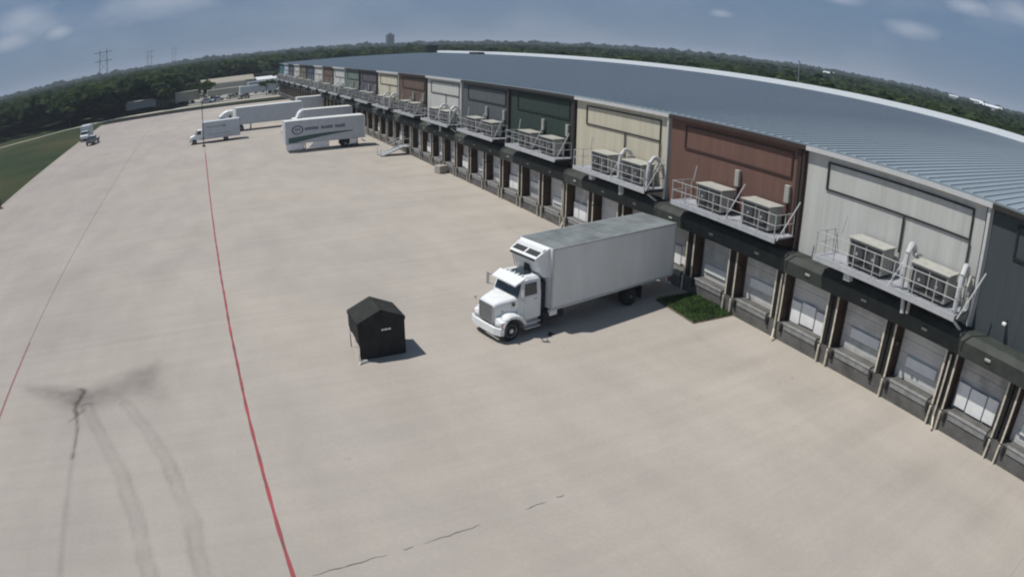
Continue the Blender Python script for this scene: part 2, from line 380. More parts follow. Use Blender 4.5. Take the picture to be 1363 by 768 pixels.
# red painted stripe along the joint
lm = bpy.data.materials.new('red_line_paint'); lm.use_nodes = True; t = lm.node_tree; b = t.nodes['Principled BSDF']; b.inputs['Roughness'].default_value = .8
g = N(t, 'ShaderNodeNewGeometry'); n_ = noise(1.6, 6, .7, (3, .5, 1)); c_ = ramp(n_, .36, (.12, .065, .065), .60, (.34, .05, .06)); t.links.new(c_, b.inputs['Base Color'])
fd = N(t, 'ShaderNodeSeparateXYZ'); t.links.new(g.outputs['Position'], fd.inputs[0])
st_ = MB()
ys = np.concatenate([np.arange(-10, 60, .5), np.arange(60, 101, 2)])
for i in range(len(ys)-1):
    y = ys[i]; w0 = .062+.012*math.sin(y*3.1); w1 = .062+.012*math.sin(ys[i+1]*3.1); o_ = .01*math.sin(y*.7); o1 = .01*math.sin(ys[i+1]*.7)
    if 27.0 < y < 27.4: continue     # worn gap
    st_.add([(.475+o_-w0, y, .004), (.475+o_+w0, y, .004), (.475+o1+w1, ys[i+1], .004), (.475+o1-w1, ys[i+1], .004)], [(0, 1, 2, 3)], lm)
MB.build(st_, 'painted_line', pav)
s2_ = MB(); yy_ = np.arange(20, 36.1, .5)
for a_, b_ in zip(yy_[:-1], yy_[1:]): s2_.add([(-12.375, a_, .004), (-12.30, a_, .004), (-12.30, b_, .004), (-12.375, b_, .004)], [(0, 1, 2, 3)], mat('faded_red', (.30, .13, .125), .9, var=.25, scale=3))
s2_.build('faded_line', pav)
# broken cross joint near the camera
for (xa, xb) in ((1.0, 3.4), (3.9, 4.25), (4.6, 6.5), (8.1, 8.9), (9.3, 9.6)):
    q_ = MB(); n_ = 14; tp = []; bt = []
    for i in range(n_+1):
        x = lerp(xa, xb, i/n_); y = 14.25+.075*x+.02*math.sin(x*9)+.012*math.sin(x*31); w_ = .022*math.sin(math.pi*min(max(i/n_, .04), .96))**.5*(.7+.5*rng.random()); tp.append((x, y+w_, .004)); bt.append((x, y-w_, .004))
    q_.add(tp+bt, [(i, n_+1+i, n_+2+i, i+1) for i in range(n_)], mat('joint_dirt', (.11, .105, .10), .95, var=.4, scale=4)); q_.build('joint_crack', pav)
# ------------------------------------------------------------------ warehouse
wh = thing('warehouse', 'long warehouse with differently coloured wall bays, dock doors and a low ribbed metal roof', 'warehouse', (0, 0, 0))
bay_look = {-3: ('grey', bay_grey, 0), -2: ('light', bay_light, 1), -1: ('slate', bay_slate, 0), 0: ('light', bay_light, 1), 1: ('brick', bay_brick, 0), 2: ('cream', bay_cream, 1), 3: ('green', bay_green, 0),
            4: ('grey', bay_grey, 0), 5: ('light', bay_light, 1), 6: ('rust', bay_rust, 0), 7: ('cream', bay_cream, 1), 8: ('plum', bay_plum, 0), 9: ('sage', bay_sage, 0),
            10: ('light', bay_light, 1), 11: ('rust', bay_rust, 0), 12: ('light', bay_light, 1), 13: ('navy', bay_navy, 0), 14: ('olive', bay_olive, 0), 15: ('light', bay_light, 1),
            16: ('plum', bay_plum, 0), 17: ('blue', bay_blue, 1), 18: ('teal', bay_teal, 0)}
base = MB().box(XW, XP+.4, YS, YE, -.12, .98, base_m)
base.build('dock_base_wall', wh)
inner = MB().box(XP+.16, XP+.36, YS, YE, .98, ZC-.02, mat('dock_wall', (.10, .09, .08), .9, var=.2)).build('dock_wall', wh)
panel_cols = {-3: 'grey'}
for i in range(NB0, NB1):
    y0 = Y0+i*W; y1 = y0+W; nm, pm, light = bay_look[i]
    # bay wall: nine upright insulated panels with recessed joints
    wp = MB().box(XP+.03, XP+.25, y0, y1, ZC-.05, ZE-.02, pm).build('wall_bay', wh)
    n = 9; pw = (W-.36)/n
    pmb = MB().box(-.014, .0, .003, pw-.003, 0, ZE-ZC-.06, pm)
    po = pmb.build('wall_panel', wp); po.location = (XP+.03, y0+.3, ZC)
    for k in range(1, n):
        c = po.copy(); COL.objects.link(c); c.location = (XP+.03, y0+.3+k*pw, ZC); c.parent = wp
    tr = light_trim if light else (brown_trim if nm in ('brick', 'rust') else dark_trim)
    # rectangular outline frame
    fm = mat('outline_dark', (.018, .02, .02), .6)
    if nm == 'brick' or nm == 'rust': fm = mat('outline_brown', (.05, .028, .024), .6)
    f = MB(); ya, yb, za, zb = y0+.95, y0+9.45, 8.15, 9.52
    x0, x1 = XP-.05, XP+.0
    f.box(x0, x1, ya, yb, za, za+.08, fm); f.box(x0, x1, ya, yb, zb-.08, zb, fm)
    f.box(x0, x1, ya, ya+.1, za+.1, zb-.1, fm); f.box(x0, x1, yb-.1, yb, za+.1, zb-.1, fm)
    f.build('outline_frame', wp)
    gt = MB().loft([[(XP-.27, y, ZE-.16), (XP-.02, y, ZE-.19), (XP-.02, y, ZE+.03), (XP-.27, y, ZE+.05)] for y in (y0+.004, y1-.004)], tr).build('gutter', wp)
    ds = MB().box(XP-.17, XP-.02, y0+.08, y0+.24, ZC+.05, ZE-.17, tr, .02)
    ds.box(XP-.05, XP-.01, y0+.25, y0+.33, ZC+.05, ZE-.19, dark_trim)
    ds.build('downspout', wp)
    if not light: MB().box(XP-.10, XP-.03, y0+.36, y0+.62, ZC+.05, ZE-.19, tr).build('corner_trim', wp)
    # dock canopy band
    cb = MB().loft([[(XW-.34, y, 3.70), (XP+.1, y, 3.66), (XP+.1, y, ZC+.03), (XW-.06, y, ZC-.06), (XW-.34, y, ZC-.32)] for y in (y0+.006, y1-.006)], canopy_m)
    cbo = cb.build('dock_canopy', wh)
    # conduits / disconnect boxes on the wall
    for q, yy in enumerate((y0+.9, y0+4.6)):
        if light:
            MB().box(XP-.09, XP-.05, yy, yy+.10, 6.5, 8.14, dark_trim).build('conduit', wp)
        else:
            MB().box(XP-.20, XP-.0, yy, yy+.34, 6.9, 7.8, ac_m, .02).build('switch_box', wp)
            MB().box(XP-.07, XP-.0, yy+.12, yy+.2, 5.7, 6.9, dark_trim).build('conduit', wp)
    # small lamps on the band
wl = MB(); wl.tube((XP-.25, 0, 0), (XP, 0, .12), .10, dark_trim, 10, .05); wl.box(XP-.38, XP-.2, -.10, .10, -.06, .08, white, .03)
wlo = wl.build('wall_lamp', wh); wlo.location = (0, Y0-1.75, 5.55)
wl2 = wlo.copy(); COL.objects.link(wl2); wl2.parent = wh; wl2.location = (0, Y0-5.6, 5.6)
# ---- one dock, copied along the building
DZ = 3.7
def make_dock(open_plate):
    d = bpy.data.objects.new('dock_door', None); COL.objects.link(d); d.parent = wh
    fr = MB()   # jamb frame
    fr.box(.60, .79, .70, .80, 1.0, 3.66, pad_b); fr.box(.60, .79, 3.5, 3.6, 1.0, 3.66, pad_b); fr.box(.60, .79, .8, 3.5, 3.55, 3.66, pad_b)
    fr.build('door_frame', d)
    pb = MB().box(.66, .72, .82, 3.48, .008, .642, door_m, .012)
    for zz in (.2, .42): pb.box(.652, .66, .9, 3.4, zz, zz+.03, door_m)
    p0 = pb.build('door_panel', d); p0.location = (0, 0, .98)
    for k in range(1, 4):
        c = p0.copy(); COL.objects.link(c); c.parent = d; c.location = (0, 0, .98+.643*k)
    for (a_, b_) in ((0.0, .31), (.39, .70)):
        pd = MB(); pd.box(.012, .60, a_, b_, .99, 3.66, pad_b, .03); pd.box(0, .012, a_+.01, b_-.01, 1.0, 3.64, pad_m)
        pd.build('dock_pad', d)
    for yy in (.0, .60):
        MB().box(-.03, -.002, yy+.005, yy+.095, .97, 3.62, stripe_m).build('guide_stripe', d)
    lv = MB(); lv.box(-.03, .62, .95, 3.25, .985, 1.06, base_m, .02); lv.box(-.07, -.032, .95, 3.25, .98, 1.08, mat('lip_edge', (.34, .34, .33), .7, var=.2)); lv.box(-.04, -.002, .98, 3.22, .68, .975, leveler_m, .02)
    lv.build('dock_leveler', d)
    for yy in (.74, 3.3): MB().box(-.12, -.004, yy-.0, yy+.16, .5, .95, rubber, .03).build('dock_bumper', d)
    if open_plate:
        for (a_, b_) in ((.98, 1.62), (1.68, 2.62), (2.68, 3.35)):
            MB().box(.50, .56, a_, b_, 1.15, 2.3, plate_m, .015).build('leveler_plate', d)
    else:
        MB().box(.56, .63, 1.05, 2.9, 1.55, 2.05, white, .015).build('door_sunlit_strip', d)  # white strip stands in for sunlight on the lower door
        MB().tube((.35, 3.45, 2.75), (-.22, 3.3, 2.8), .07, rubber, 8).build('dock_light', d)
    lp = MB(); lp.box(-.40, -.345, 1.8, 2.12, 4.02, 4.14, ac_m, .02); lp.build('lamp', d)
    return d
all_docks = []
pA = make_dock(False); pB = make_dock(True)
first = {True: pB, False: pA}; used = {True: False, False: False}
for i in range(NB0, NB1):
    for k in range(3):
        op = (k == 2); y = Y0+i*W+3.6*k
        if not used[op]: d = first[op]; used[op] = True
        else:
            d = copy_tree(first[op], wh)
        d.location = (XW, y, 0); all_docks.append(d)
rv = random.Random(11)
grimy = [mat('door_worn', (.52, .52, .50), .65, var=.2, scale=1.6), mat('door_stained', (.45, .445, .43), .7, var=.3, scale=1.3), door_m]
meshes = {}
for d in all_docks:
    pick = rv.choice([0, 1, 2, 2])
    for o_ in [x for x in COL.objects if x.parent == d]:
        nm_ = o_.name.split('.')[0]
        if nm_ == 'dock_light' and rv.random() < .5: bpy.data.objects.remove(o_)
        elif nm_ == 'door_sunlit_strip': o_.location.z += rv.uniform(-.25, .35); o_.location.y += rv.uniform(-.1, .3)
        elif nm_ == 'door_panel' and pick < 2:
            if pick not in meshes: meshes[pick] = o_.data.copy(); meshes[pick].materials[0] = grimy[pick]
            o_.data = meshes[pick]
        elif nm_ == 'leveler_plate': o_.location.z += rv.uniform(-.12, .1)
# pipes and bollards at the foot of the pads
boll = MB().tube((0, 0, -.05), (0, 0, .92), .055, stripe_m, 8)
b0 = boll.build('guard_post', wh); n_b = 0
for i in range(NB0, 12):
    for k in range(3):
        for yy in (.05, .65):
            if random.random() < .25: continue
            c = b0 if n_b == 0 else b0.copy()
            if n_b: COL.objects.link(c); c.parent = wh
            c.location = (XW-.12, Y0+i*W+3.6*k+yy, 0); n_b += 1
# bent drain pipes
for yy in (Y0+.35, Y0+W+.2, Y0+2*W+.3, Y0+3*W+.3):
    p = MB(); p.tube((XW-.10, yy, 3.5), (XW-.10, yy, .5), .05, stripe_m); p.tube((XW-.10, yy, .52), (XW-.45, yy-.25, .12), .05, stripe_m); p.build('drain_pipe', wh)
# ---- roof
roof_m = mat('roof_metal', (.215, .262, .292), .55, metal=.0, var=.14, scale=.09, stretch=(.35, 2, 1))
seam_m = mat('roof_seam_metal', (.40, .44, .47), .5, metal=.0, var=.08)
rf = MB(); 
rf.loft([[(XP-.16, y, ZE+.0), (XRIDGE, y, ZR-.16), (XRIDGE, y, ZR-.02), (XP-.16, y, ZE+.13)] for y in (YS, YE)], roof_m)
roof = rf.build('roof', wh)
NS = 300; sl = (ZR-ZE-.15)/(XRIDGE-XP+.16)
sm = MB().loft([[(x, -.035, ZE+.128+sl*(x-XP+.16)), (x, .035, ZE+.128+sl*(x-XP+.16)), (x, .022, ZE+.195+sl*(x-XP+.16)), (x, -.022, ZE+.195+sl*(x-XP+.16))] for x in (XP-.15, XRIDGE-.2)], seam_m)
s0 = sm.build('roof_seam', roof); k = 0; y = -4.0
while y < 110:
    c = s0 if k == 0 else s0.copy()
    if k: COL.objects.link(c); c.parent = roof
    c.location = (0, y, 0); y += .6; k += 1
rest = MB()
while y < YE:
    for x in (0,):
        z0_ = ZE+.128
        rest.loft([[(xx, y-.035, z0_+sl*(xx-XP+.16)), (xx, y+.035, z0_+sl*(xx-XP+.16)), (xx, y+.022, z0_+.067+sl*(xx-XP+.16)), (xx, y-.022, z0_+.067+sl*(xx-XP+.16))] for xx in (XP-.15, XRIDGE-.2)], seam_m)
    y += .6
ro = rest.build('roof_seams', roof); ro['kind'] = 'stuff'; ro.name = 'distant_roof_seam'
# bright white capping along the far side
MB().box(XRIDGE, XRIDGE+.5, YS, YE, ZR-1.2, ZR+.72, mat('cap_white', (.82, .84, .85), .4, var=.03)).build('parapet_cap', wh)
MB().box(XRIDGE-.05, XRIDGE+.3, YS, YE, 0, ZR-1.2, bay_light).build('rear_wall', wh)
MB().poly([(XP+.1, YE, 0), (XRIDGE, YE, 0), (XRIDGE, YE, ZR-.1), (XP+.1, YE, ZE)], bay_teal).poly([(XP+.1, YE-.3, 0), (XRIDGE, YE-.3, 0), (XRIDGE, YE-.3, ZR-.1), (XP+.1, YE-.3, ZE)], bay_teal).build('end_wall', wh)
# ---- platforms with railings
def make_platform():
    p = bpy.data.objects.new('equipment_platform', None); COL.objects.link(p); p.parent = wh
    dk = MB(); xo = -1.55   # local x relative to wall, y relative to bay
    dk.box(xo, -.02, .35, 8.55, 5.28, 5.36, deck_m)
    dk.box(xo-.04, xo, .33, 8.57, 5.12, 5.40, steel_m)
    dk.build('deck', p)
    for yy in (.5, 2.5, 4.5, 6.5, 8.4):
        br = MB()
        br.box(xo+.02, -.02, yy-.04, yy+.04, 5.12, 5.27, dark_trim)
        br.tube((xo+.1, yy, 5.14), (-.06, yy, 4.72), .03, dark_trim, 6)
        br.build('bracket', p)
    post = MB().box(-.022, .022, -.022, .022, 0, 1.13, rail_m)
    pp = None
    spots = [(xo-.0, yy) for yy in (.42, 1.6, 2.75, 3.9, 5.05, 6.2, 7.35, 8.5)]+[(-.8, .42), (-.8, 8.5), (-.1, 8.5), (-.1, .42)]
    for q, (xx, yy) in enumerate(spots):
        if q == 0: pp = post.build('rail_post', p); c = pp
        else: c = pp.copy(); COL.objects.link(c); c.parent = p
        c.location = (xx, yy, 5.40 if xx < -1.5 else 5.36)
    for zz in (5.98, 6.5):
        r = MB(); r.tube((xo, .42, zz), (xo, 8.5, zz), .023, rail_m, 6); r.build('hand_rail', p)
        r = MB(); r.tube((xo, .42, zz), (-.08, .42, zz), .023, rail_m, 6); r.build('hand_rail', p)
        r = MB(); r.tube((xo, 8.5, zz), (-.08, 8.5, zz), .023, rail_m, 6); r.build('hand_rail', p)
    for yy in (-.15, 3.75):
        r = MB(); r.tube((xo-.03, yy+.35, 5.3), (-.9, yy-.35, 7.35), .035, light_trim, 6); r.build('davit_arm', p)
    r = MB(); r.tube((-.8, 7.6, 6.6), (-.75, 7.45, 7.5), .035, light_trim, 6); r.build('davit_arm', p)
    return p
def make_duct(p):
    for yy in (3.55, .55):
        r = MB(); pts = [(-1.2, yy, 5.36), (-1.2, yy, 6.3), (-1.1, yy+.02, 6.9), (-.7, yy+.1, 7.25), (-.3, yy+.14, 7.1), (-.12, yy+.15, 6.7)]
        for a_, c_ in zip(pts[:-1], pts[1:]): r.tube(a_, c_, .13, light_trim, 8)
        pts = [(-.9, yy-.25, 5.36), (-.9, yy-.25, 6.5), (-.6, yy-.2, 6.9), (-.1, yy-.2, 6.8)]
        for a_, c_ in zip(pts[:-1], pts[1:]): r.tube(a_, c_, .07, ac_m, 6)
        r.build('refrigerant_pipe', p)
    for a_, c_, r_, m_ in (((-1.25, 3.3, 5.12), (-1.25, 3.2, 4.4), .10, light_trim), ((-1.3, 2.9, 5.12), (-1.3, 2.9, 4.5), .08, ac_m), ((-1.2, .6, 5.12), (-.6, .3, 4.6), .07, light_trim)):
        MB().tube(a_, c_, r_, m_, 8).build('drop_pipe', p)
    MB().box(-1.45, -1.15, 6.3, 6.7, 4.75, 5.1, light_trim, .02).build('junction_box', p)
dark_proto = make_platform(); light_proto = make_platform(); make_duct(light_proto)
used_p = {0: False, 1: False}
def make_ac(label):
    a_ = thing('condenser_unit', label, 'air conditioner', (0, 0, 0), 0, 'condenser units on the wall platforms')
    b_ = MB(); b_.box(-.55, .45, 0, 2.05, 0.12, 1.30, ac_m, .03); b_.box(-.50, .42, .1, .2, 0, .12, dark_trim); b_.box(-.50, .42, 1.85, 1.95, 0, .12, dark_trim); b_.build('casing', a_)
    MB().box(-.62, .5, -.05, 2.1, 1.305, 1.37, mat('ac_lid', (.40, .40, .36), .5), .01).build('lid', a_)
    for k in range(2):
        f_ = MB().box(-.575, -.552, .12+.95*k, .98+.95*k, .25, 1.2, ac_dark).build('coil_grille', a_)
        f2 = MB(); cy, cz = .55+.95*k, .72
        f2.tube((-.60, cy, cz), (-.577, cy, cz), .36, mat('fan_guard', (.06, .065, .07), .5), 14); f2.tube((-.62, cy, cz), (-.60, cy, cz), .08, ac_m, 8); f2.build('fan', f_)
    return a_
bay_txt = {0: 'light grey bay between brick-red and slate', 1: 'brick-red bay', 2: 'cream bay next to the brick-red one', 3: 'dark green bay', 4: 'slate-grey bay beyond the dark green one', 5: 'off-white bay between slate-grey and rust-brown', 6: 'rust-brown bay beyond the off-white one',
           7: 'small cream bay beyond the rust-brown one', 8: 'plum bay beyond the small cream one', 9: 'sage-green bay', 10: 'white bay beyond the sage-green one', 11: 'brown bay between two white bays', 12: 'white bay next to the navy one', 13: 'navy bay', 14: 'olive bay beyond the navy one',
           15: 'white bay between olive and plum bays', 16: 'plum bay beside pale blue', 17: 'pale blue bay near the far end', 18: 'teal bay at the far end'}
ac0 = None
for i in range(0, NB1):
    light = bay_look[i][2]; pr = light_proto if light else dark_proto
    p = pr if not used_p[light] else copy_tree(pr, wh); used_p[light] = True
    p.location = (XP, Y0+i*W, 0)
    for q, yy in enumerate((1.15, 4.75)):
        if i > 12 and q == 1: pass
        lab = '%s grey condenser unit on the platform of the %s' % (('nearer', 'farther')[q], bay_txt[i])
        if ac0 is None: ac0 = a_ = make_ac(lab)
        else: a_ = copy_tree(ac0); a_['label'] = lab
        a_.location = (XP-.68, Y0+i*W+yy, 5.36)
# slate bay: part of a platform at the right edge
p = copy_tree(dark_proto, wh); p.location = (XP, Y0-2*W, 0)
# cabinet at platform end
# objects on the roof
ru = thing('roof_unit', 'small dark rooftop unit standing on the far white edge of the roof', 'roof unit', (XRIDGE-1.2, 211, ZR-.1)); MB().box(-1.6, 1.6, -1.6, 1.6, 0, 2.4, dark_trim, .1).build('housing', ru); MB().box(-2.6, 2.6, -1.7, 1.7, 2.4, 2.6, under_m).build('hood', ru)
v = thing('roof_curb', 'low dark box lying along the roof just right of the rooftop unit', 'roof vent', (XRIDGE-3, 170, ZR)); MB().box(-1, 1, -3, 3, -.1, .5, dark_trim, .05).build('housing', v); MB().box(-.8, .8, -2.8, 2.8, .5, .6, under_m).build('lid', v)
# ------------------------------------------------------------------ wheels
def wheel(parent, x, y, r, w, side=1, name='wheel', dual=False):
    t_ = MB(); n = 20; y0, y1 = y-w/2, y+w/2
    prof = [(y0, r*.62), (y0, r*.94), (y0+w*.15, r), (y1-w*.15, r), (y1, r*.94), (y1, r*.62)]
    secs = [[(x+q*math.cos(2*math.pi*i/n), yy, r+q*math.sin(2*math.pi*i/n)) for i in range(n)] for yy, q in prof]
    t_.loft(secs, rubber); o = t_.build(name, parent, smooth=False)
    rm = MB(); yo = y1 if side > 0 else y0; s_ = side
    prof = [(yo-.01*s_, r*.62), (yo+.015*s_, r*.60), (yo-.06*s_, r*.50), (yo-.05*s_, r*.25), (yo+.05*s_, r*.2), (yo+.06*s_, r*.08)]
    secs = [[(x+q*math.cos(2*math.pi*i/n), yy, r+q*math.sin(2*math.pi*i/n)) for i in range(n)] for yy, q in prof]
    rm.loft(secs, rim_m)
    for i in range(8):
        a_ = 2*math.pi*i/8; rm.tube((x+r*.37*math.cos(a_), yo-.055*s_, r+r*.37*math.sin(a_)), (x+r*.37*math.cos(a_), yo-.045*s_, r+r*.37*math.sin(a_)), r*.055, under_m, 6)
    rm.build('rim', o); return o
# ------------------------------------------------------------------ the white reefer truck (local +X is forward, origin under the box front)
hd = Vector((-.983, -.182, 0)); rzT = math.atan2(hd.y, hd.x)
T = thing('box_truck', 'white conventional-cab box truck with refrigerated body backed up to the docks beside the brick-red bay', 'truck', (15.36, 27.95, 0), rzT)
BL = 9.18; zb, zt = 1.12, 4.20
bx = MB(); bx.box(-BL, 0, -1.3, 1.3, zb, zt, mat('box_skin', (.70, .715, .705), .5, var=.07, scale=.9, stretch=(1, 1, .35)), .015); body = bx.build('cargo_box', T)
gr = MB()
for s_ in (-1, 1):
    gr.box(-BL+.0, .0, s_*1.3-.025, s_*1.3+.025, zt-.09, zt+.015, steel_m); gr.box(-BL, 0, s_*1.3-.03, s_*1.3+.03, zb-.05, zb+.06, steel_m)
gr.build('edge_rail', body)
for xx in (-.03, -BL+.03):
    for s_ in (-1, 1): MB().box(xx-.05, xx+.05, s_*1.3-.032, s_*1.3+.032, zb+.06, zt-.09, steel_m).build('corner_post', body)
roofc = mat('truck_roof', (.165, .185, .185), .7, var=.30, scale=.9)
MB().box(-BL+.05, -.05, -1.265, 1.265, zt+.003, zt+.022, roofc).build('box_roof', body)
for q in range(1, 9): MB().box(-BL*q/9-.02, -BL*q/9+.02, -1.26, 1.26, zt+.023, zt+.036, roofc).build('roof_bow', body)
rd_ = MB().box(-BL-.03, -BL-.005, -1.18, 1.18, zb+.1, zt-.12, door_m); rd_.build('rear_door', body)
# chassis
ch = MB()
for s_ in (-1, 1): ch.box(-BL+.2, 2.9, s_*.43-.05, s_*.43+.05, .72, 1.0, under_m)
for q in range(10): ch.box(-BL+.6+q*.9, -BL+.7+q*.9, -1.15, 1.15, .98, 1.10, under_m)
ch.build('frame', T)
for s_ in (-1, 1):
    wheel(T, 2.28, s_*1.02, .52, .28, s_)
    wheel(T, -5.75, s_*1.02, .52, .54, s_); 
for xx in (2.28, -5.75): MB().tube((xx, -1, .52), (xx, 1, .52), .08, under_m).build('axle', T)
for s_ in (-1, 1): MB().box(-6.6, -6.55, s_*1.0-.3, s_*1.0+.3, .25, .95, rubber).build('mud_flap', T)
for s_ in (-1, 1): MB().box(-BL-.08, -BL-.02, s_*1.0-.15, s_*1.0+.15, .82, .95, red_m, .02).build('tail_light', T)
MB().box(-BL-.1, -BL, -1.2, 1.2, .5, .62, steel_m).box(-BL-.06, -BL, -.8, -.7, .62, 1.1, steel_m).box(-BL-.06, -BL, .7, .8, .62, 1.1, steel_m).build('rear_bumper', T)
dark_rim = mat('rim_shaded', (.12, .12, .12), .6, metal=.2, var=.25)  # rear rims coloured dark to imitate the shade under the box
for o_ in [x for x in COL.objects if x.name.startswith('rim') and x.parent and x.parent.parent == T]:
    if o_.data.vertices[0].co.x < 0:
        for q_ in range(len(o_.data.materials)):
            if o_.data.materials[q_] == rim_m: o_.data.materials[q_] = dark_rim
# hood: lofted sections
def sec(x, w, z0, z1, rr=.16, n=4):
    pts = [(x, -w, z0)]
    for i in range(n+1):
        a_ = math.pi-(math.pi/2)*i/n; pts.append((x, -w+rr+rr*math.cos(a_), z1-rr+rr*math.sin(a_)))
    for i in range(n+1):
        a_ = math.pi/2-(math.pi/2)*i/n; pts.append((x, w-rr+rr*math.cos(a_), z1-rr+rr*math.sin(a_)))
    pts.append((x, w, z0)); return pts
hood = MB().loft([sec(1.62, .90, .95, 2.02, .2), sec(2.1, .82, .95, 1.98, .2), sec(2.8, .68, .95, 1.90, .18), sec(3.25, .62, .92, 1.82, .16), sec(3.36, .60, .92, 1.74, .12)], white).build('hood', T)
MB().box(3.36, 3.42, -.50, .50, .80, 1.68, grille_m, .02).build('grille', T)
g_ = MB(); g_.box(3.37, 3.47, -.57, -.50, .78, 1.72, chrome, .02); g_.box(3.37, 3.47, .50, .57, .78, 1.72, chrome, .02); g_.box(3.37, 3.47, -.5, .5, 1.68, 1.75, chrome, .02)
for q in range(7): g_.box(3.42, 3.44, -.5, .5, .86+q*.12, .88+q*.12, chrome)
g_.build('grille_surround', T)
bm_ = MB().loft([[(3.30, -1.22, .42), (3.42, -1.20, .42), (3.42, -1.20, .76), (3.30, -1.22, .78)], [(3.50, -.85, .40), (3.66, -.8, .40), (3.66, -.8, .76), (3.50, -.85, .78)],
                [(3.52, 0, .40), (3.70, 0, .40), (3.70, 0, .76), (3.52, 0, .78)], [(3.50, .85, .40), (3.66, .8, .40), (3.66, .8, .76), (3.50, .85, .78)], [(3.30, 1.22, .42), (3.42, 1.20, .42), (3.42, 1.20, .76), (3.30, 1.22, .78)]], white); bm_.build('bumper', T)
for s_ in (-1, 1):
    fd_ = MB(); secs = []
    for q in range(0, 13):
        a_ = R(-8+q*14.2); ro_, ri = .78, .64
        cx, cz = 2.28, .50; ex = .10*math.cos(a_)
        yi, yo2 = s_*.55, s_*1.22
        P = lambda rad, yy: (cx+ex+rad*1.08*math.cos(a_), yy, cz+rad*math.sin(a_))
        secs.append([P(ri, yi), P(ri, yo2), P(ro_*.97, yo2), P(ro_+.04, s_*1.12), P(ro_+.06, s_*.9), P(ro_+.06, yi)])
    fd_.loft(secs, white); fd_.loft([[(2.95, s_*.55, .78), (2.95, s_*1.2, .78), (2.95, s_*1.2, 1.08), (2.95, s_*.6, 1.22)], [(3.30, s_*.55, .76), (3.30, s_*1.14, .76), (3.28, s_*1.12, 1.02), (3.26, s_*.6, 1.16)]], white)
    fo = fd_.build('fender', T)
    hl = MB().box(3.27, 3.36, min(s_*.68, s_*1.06), max(s_*.68, s_*1.06), .84, 1.02, mat('headlamp', (.75, .78, .8), .15, var=.05, spec=.8), .03).build('headlight', T)
    MB().box(3.2, 3.3, min(s_*1.08, s_*1.18), max(s_*1.08, s_*1.18), .86, .98, amber_m, .02).build('turn_signal', T)
# cab
def csec(x, w, z0, z1, wt): return [(x, -w, z0), (x, -w, 2.05), (x, -wt, z1-.12), (x, -wt+.12, z1), (x, wt-.12, z1), (x, wt, z1-.12), (x, w, 2.05), (x, w, z0)]
cab = MB().loft([csec(.42, 1.02, .82, 2.86, .93), csec(1.15, 1.02, .82, 2.90, .93), csec(1.42, 1.02, .82, 2.84, .92)], white)
cab.loft([[(1.42, -1.02, .82), (1.42, -1.02, 2.0), (1.42, -.92, 2.74), (1.42, .92, 2.74), (1.42, 1.02, 2.0), (1.42, 1.02, .82)], [(1.78, -1.0, .95), (1.78, -1.0, 1.98), (1.5, -.92, 2.72), (1.5, .92, 2.72), (1.78, 1.0, 1.98), (1.78, 1.0, .95)]], white)
co = cab.build('cab', T)
ws = MB()
for s_ in (-1, 1):
    ya, yb = (s_*.03, s_*.90); ws.loft([[(1.80, ya, 2.04), (1.79, yb, 2.04), (1.545, s_*.84, 2.66), (1.55, ya, 2.66)], [(1.76, ya, 2.03), (1.75, yb, 2.03), (1.505, s_*.84, 2.65), (1.51, ya, 2.65)]], glass)
ws.build('windscreen', co)
vis = MB().loft([[(1.40, -.98, 2.80), (1.92, -.94, 2.58), (1.92, -.94, 2.66), (1.40, -.98, 2.90)], [(1.44, 0, 2.86), (2.02, 0, 2.66), (2.02, 0, 2.72), (1.44, 0, 2.95)], [(1.40, .98, 2.80), (1.92, .94, 2.58), (1.92, .94, 2.66), (1.40, .98, 2.90)]], white).build('sun_visor', co)
for q in range(5): MB().box(1.2, 1.32, -.6+q*.3-.05, -.6+q*.3+.05, 2.9, 2.96, white, .02).build('marker_light', co)
MB().box(.62, 1.25, -.5, .5, 2.89, 2.93, glass, .02).build('roof_hatch', co)
